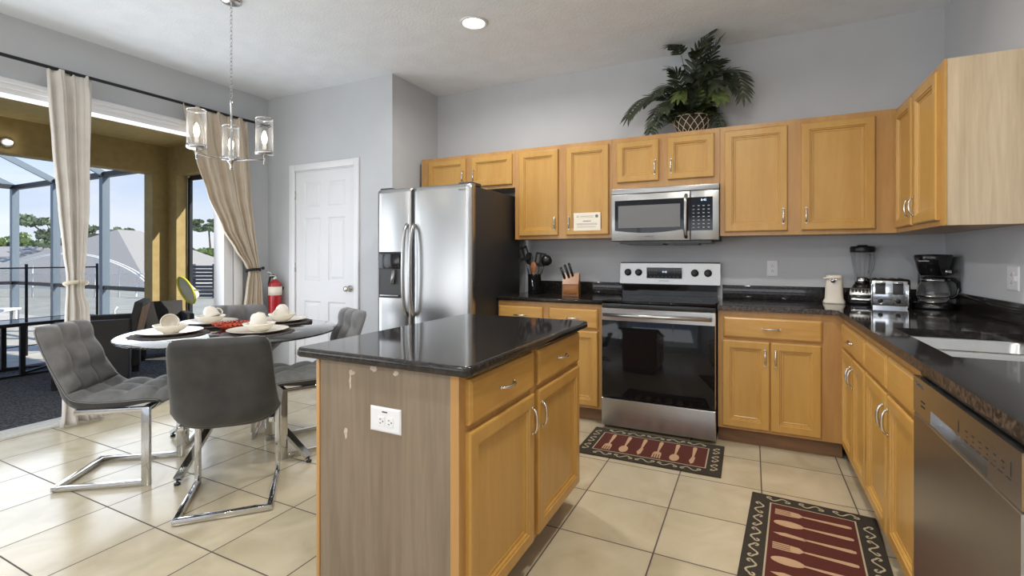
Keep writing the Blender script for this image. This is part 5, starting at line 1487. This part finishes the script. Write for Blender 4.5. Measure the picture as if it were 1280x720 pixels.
# little white heron ornament
t = thing('deck_ornament', 'small white bird ornament on the deck beyond the patio table', 'ornament', (-8.9, 3.80, -.05))
m = MB(); q = Vector((-8.75, 3.92, -.35)); m.lathe([(0, .35), (.06, .38), (.09, .45), (.06, .52), (0, .56)], q, 14); m.tube([q + Vector((.03, .0, .50)), q + Vector((.08, .03, .62)), q + Vector((.05, .02, .76)), q + Vector((.10, .04, .82))], .018, 8, r2=.010); m.tube([q + Vector((0, 0, 0)), q + Vector((0, 0, .38))], .012, 6); m.build('bird_body', 'lounger', t)

# neighbours' houses
def hip(name, label, x0, x1, y0, y1, zw, zr, wall, over=.5, inset=None, rot=0):
    cx_, cy_ = (x0 + x1) / 2, (y0 + y1) / 2
    t = thing(name, label, 'house', (cx_, cy_, -.2))
    MB().box(x0, x1, y0, y1, -.2, zw).build('wall', wall, t)
    m = MB(); a = [m.v(p) for p in ((x0 - over, y0 - over, zw), (x1 + over, y0 - over, zw), (x1 + over, y1 + over, zw), (x0 - over, y1 + over, zw))]
    ins = inset or min(x1 - x0, y1 - y0) / 2
    if x1 - x0 > y1 - y0: rr = [(x0 + ins, cy_, zr), (x1 - ins, cy_, zr)]
    else: rr = [(cx_, y0 + ins, zr), (cx_, y1 - ins, zr)]
    r0, r1 = [m.v(p) for p in rr]
    if x1 - x0 > y1 - y0: fs = ([a[0], a[1], r1, r0], [a[1], a[2], r1], [a[2], a[3], r0, r1], [a[3], a[0], r0])
    else: fs = ([a[0], a[1], r0], [a[1], a[2], r1, r0], [a[2], a[3], r1], [a[3], a[0], r0, r1])
    for f_ in fs: m.f(f_)
    m.f(a); m.build('roof', 'roof_grey', t)
    m = MB()
    for (p, q) in (((x0 - over, y0 - over), (x1 + over, y0 - over)), ((x1 + over, y0 - over), (x1 + over, y1 + over)), ((x0 - over, y0 - over), (x0 - over, y1 + over)), ((x0 - over, y1 + over), (x1 + over, y1 + over))):
        m.bar((*p, zw - .06), (*q, zw - .06), .06, .18)
    m.build('fascia', 'fascia', t)
    return t
def bear(px, w_):
    u = (px - 640) / 607 * w_; return (.896 * u - .4425 * w_, .4425 * u + .896 * w_)
qx, qy = bear(178, 27)
h1 = hip('neighbour_house', 'grey-roofed house filling the view right of the cream curtain', qx - 6.2, qx + 3.4, qy - 5, qy + 5, -.1, 2.75, 'grey_wall', .4, 4.2); h1.rotation_euler.z = math.radians(26)
qx, qy = bear(60, 46)
h4 = hip('neighbour_house', 'low pale grey roof stretching behind the left cage posts', qx - 9, qx + 9, qy - 4, qy + 4, .3, 2.2, 'cream_wall', .4, 1.0); h4.rotation_euler.z = math.radians(40)
h2 = hip('neighbour_house', 'cream-walled house with white fascia at the far left', -30.5, -20.5, -5.0, 3.6, 1.55, 2.9, 'cream_wall', 1.0)
for y in (-2.0, .6, 2.2): MB().box(-20.5, -20.46, y, y + .9, .1, 1.2).build('window', 'dark_grey', h2)
# neighbour's arched white enclosure frame
t = thing('neighbour_enclosure', 'white arched screen enclosure beside the grey-roofed house', 'enclosure', (-16, 6.4, -.2))
def ar(px): 
    s_ = (px + 10) / 190; return .35 + .98 * max(0, math.sin(PI * s_)) ** .75
for k, w_ in enumerate((17.5, 20.0)):
    m = MB(); pts = []
    for i in range(25):
        px = -10 + 190 * i / 24; x, y = bear(px, w_); pts.append((x, y, ar(px) * (1 if k == 0 else 1.04)))
    m.tube(pts, .028, 6); m.build('arch', 'fascia', t)
for px in (15, 40, 68, 95, 118, 148, 170):
    x, y = bear(px, 17.5); MB().box(x - .02, x + .02, y - .02, y + .02, -.2, ar(px)).build('upright', 'fascia', t)
m = MB(); p0, p1 = bear(-10, 17.5), bear(180, 17.5)
for z in (.12, .62): m.bar((*p0, z), (*p1, z), .03, .04)
m.build('rail', 'fascia', t)
m = MB(); m.f([m.v((*p0, -.2)), m.v((*p1, -.2)), m.v((*p1, .62)), m.v((*p0, .62))]); m.build('screen_mesh', 'screen', t)
# dark fence and shed roof beyond the far porch opening
t = thing('garden_fence', 'dark slatted fence beyond the far porch opening', 'fence', (*bear(275, 17), -.2))
m = MB(); f0, f1 = Vector((*bear(212, 17), 0)), Vector((*bear(345, 17), 0))
for k in range(9): m.bar(f0 + Vector((0, 0, -.12 + k * .125)), f1 + Vector((0, 0, -.12 + k * .125)), .03, .095)
m.build('fence_boards', 'fence_dark', t)
for k in range(6):
    q = f0.lerp(f1, k / 5); MB().box(q.x - .05, q.x + .05, q.y + .03, q.y + .13, -.2, .98).build('post', 'fence_dark', t)
h3 = hip('neighbour_house', 'long low pale-roofed house beyond the dark fence', -26, -14.2, 19, 26, 1.1, 1.45, 'cream_wall', .4)

# trees
def tree(name, label, x, y, h, crown_r, crown_h, mat, seed, n=900, flat=False, leaf=.22):
    rnd = random.Random(seed); t = thing(name, label, 'tree', (x, y, -.2), group='trees beyond the houses')
    m = MB(); top = Vector((x + rnd.uniform(-.3, .3), y, h - crown_h * .5))
    m.tube([(x, y, -.2), (x + .1, y, h * .4), top], .16, 8, r2=.07)
    clumps = []
    for k in range(13 if flat else 9):
        a = rnd.uniform(0, 2 * PI); rr = crown_r * math.sqrt(rnd.random()) * .85
        z = h - crown_h * .5 - crown_r * (.10 if flat else .40) + rnd.uniform(-.45, .45) * crown_h
        clumps.append(Vector((x + rr * math.cos(a), y + rr * math.sin(a), z)))
        m.tube([top + Vector((0, 0, -crown_h * .5)), clumps[-1]], .05, 5, r2=.02)
    m.build('trunk', 'bark', t)
    m = MB()
    for k in range(n):
        c_ = rnd.choice(clumps); rr = crown_r * (.30 if flat else .42)
        d = Vector((rnd.gauss(0, 1), rnd.gauss(0, 1), rnd.gauss(0, 1))).normalized() * rr * rnd.random() ** .4
        if flat: d.z *= .35
        p = c_ + d; s = leaf * rnd.uniform(.6, 1.3)
        u = Vector((rnd.gauss(0, 1), rnd.gauss(0, 1), rnd.gauss(0, 1))).normalized(); v = u.orthogonal().normalized()
        m.f([m.v(p - u * s), m.v(p + v * s * .6), m.v(p + u * s), m.v(p - v * s * .6)])
    m.build('crown', mat, t, fix=False)
    return t
def bear(px, w_):
    u = (px - 640) / 607 * w_; return (.896 * u - .4425 * w_, .4425 * u + .896 * w_)
for i, (px, w_, top, cr, chh, mt, flat, lb, n, lf) in enumerate((
    (70, 44, 260, 2.7, 3.2, 'pine', True, 'tall pine standing behind the left cage post and curtain', 1500, .22),
    (118, 40, 276, 1.3, 1.6, 'pine', True, 'pine branch crown just right of the cream curtain', 700, .18),
    (24, 60, 292, 2.6, 2.2, 'tree', False, 'round green tree low at the far left skyline', 900, .3),
    (50, 64, 296, 2.6, 2.2, 'tree', False, 'round green tree between the two left cage posts', 900, .3),
    (8, 50, 290, 2.2, 2.2, 'tree', False, 'green tree at the left edge above the cream house', 900, .3),
    (150, 62, 284, 1.4, .8, 'pine', True, 'small flat-topped pine above the grey roof ridge', 500, .2),
    (262, 60, 272, 2.2, 1.6, 'pine', True, 'tall flat-topped pine seen through the far porch opening', 1500, .20),
    (246, 52, 304, 2.6, 3.4, 'tree', False, 'bushy green tree at the left of the far porch opening', 1500, .28),
    (270, 50, 302, 2.6, 3.4, 'tree', False, 'bushy green tree at the right of the far porch opening', 1500, .28),
    (292, 54, 296, 2.8, 3.4, 'tree', False, 'bushy green tree hidden partly behind the tan curtain', 1000, .28))):
    x, y = bear(px, w_); h = 1.235 + (321 - top) / 607 * w_
    tree('pine_tree' if mt == 'pine' else 'leafy_tree', lb, x, y, h, cr, chh, mt, 200 + i, n, flat, lf)
# hedge backdrop
m = MB(); rnd = random.Random(9)
for k in range(3600):
    px = rnd.uniform(-60, 300); w_ = rnd.uniform(70, 76); x, y = bear(px, w_); z = rnd.uniform(-.3, 3.0 if px < 100 else 2.2)
    u = Vector((rnd.gauss(0, 1), rnd.gauss(0, 1), rnd.gauss(0, 1))).normalized(); v = u.orthogonal().normalized(); s = rnd.uniform(.35, .7); p = Vector((x, y, z))
    m.f([m.v(p - u * s), m.v(p + v * s * .7), m.v(p + u * s), m.v(p - v * s * .7)])
tag(m.build('far_treeline', 'tree', fix=False), 'distant low green foliage along the horizon', 'foliage', kind='stuff')
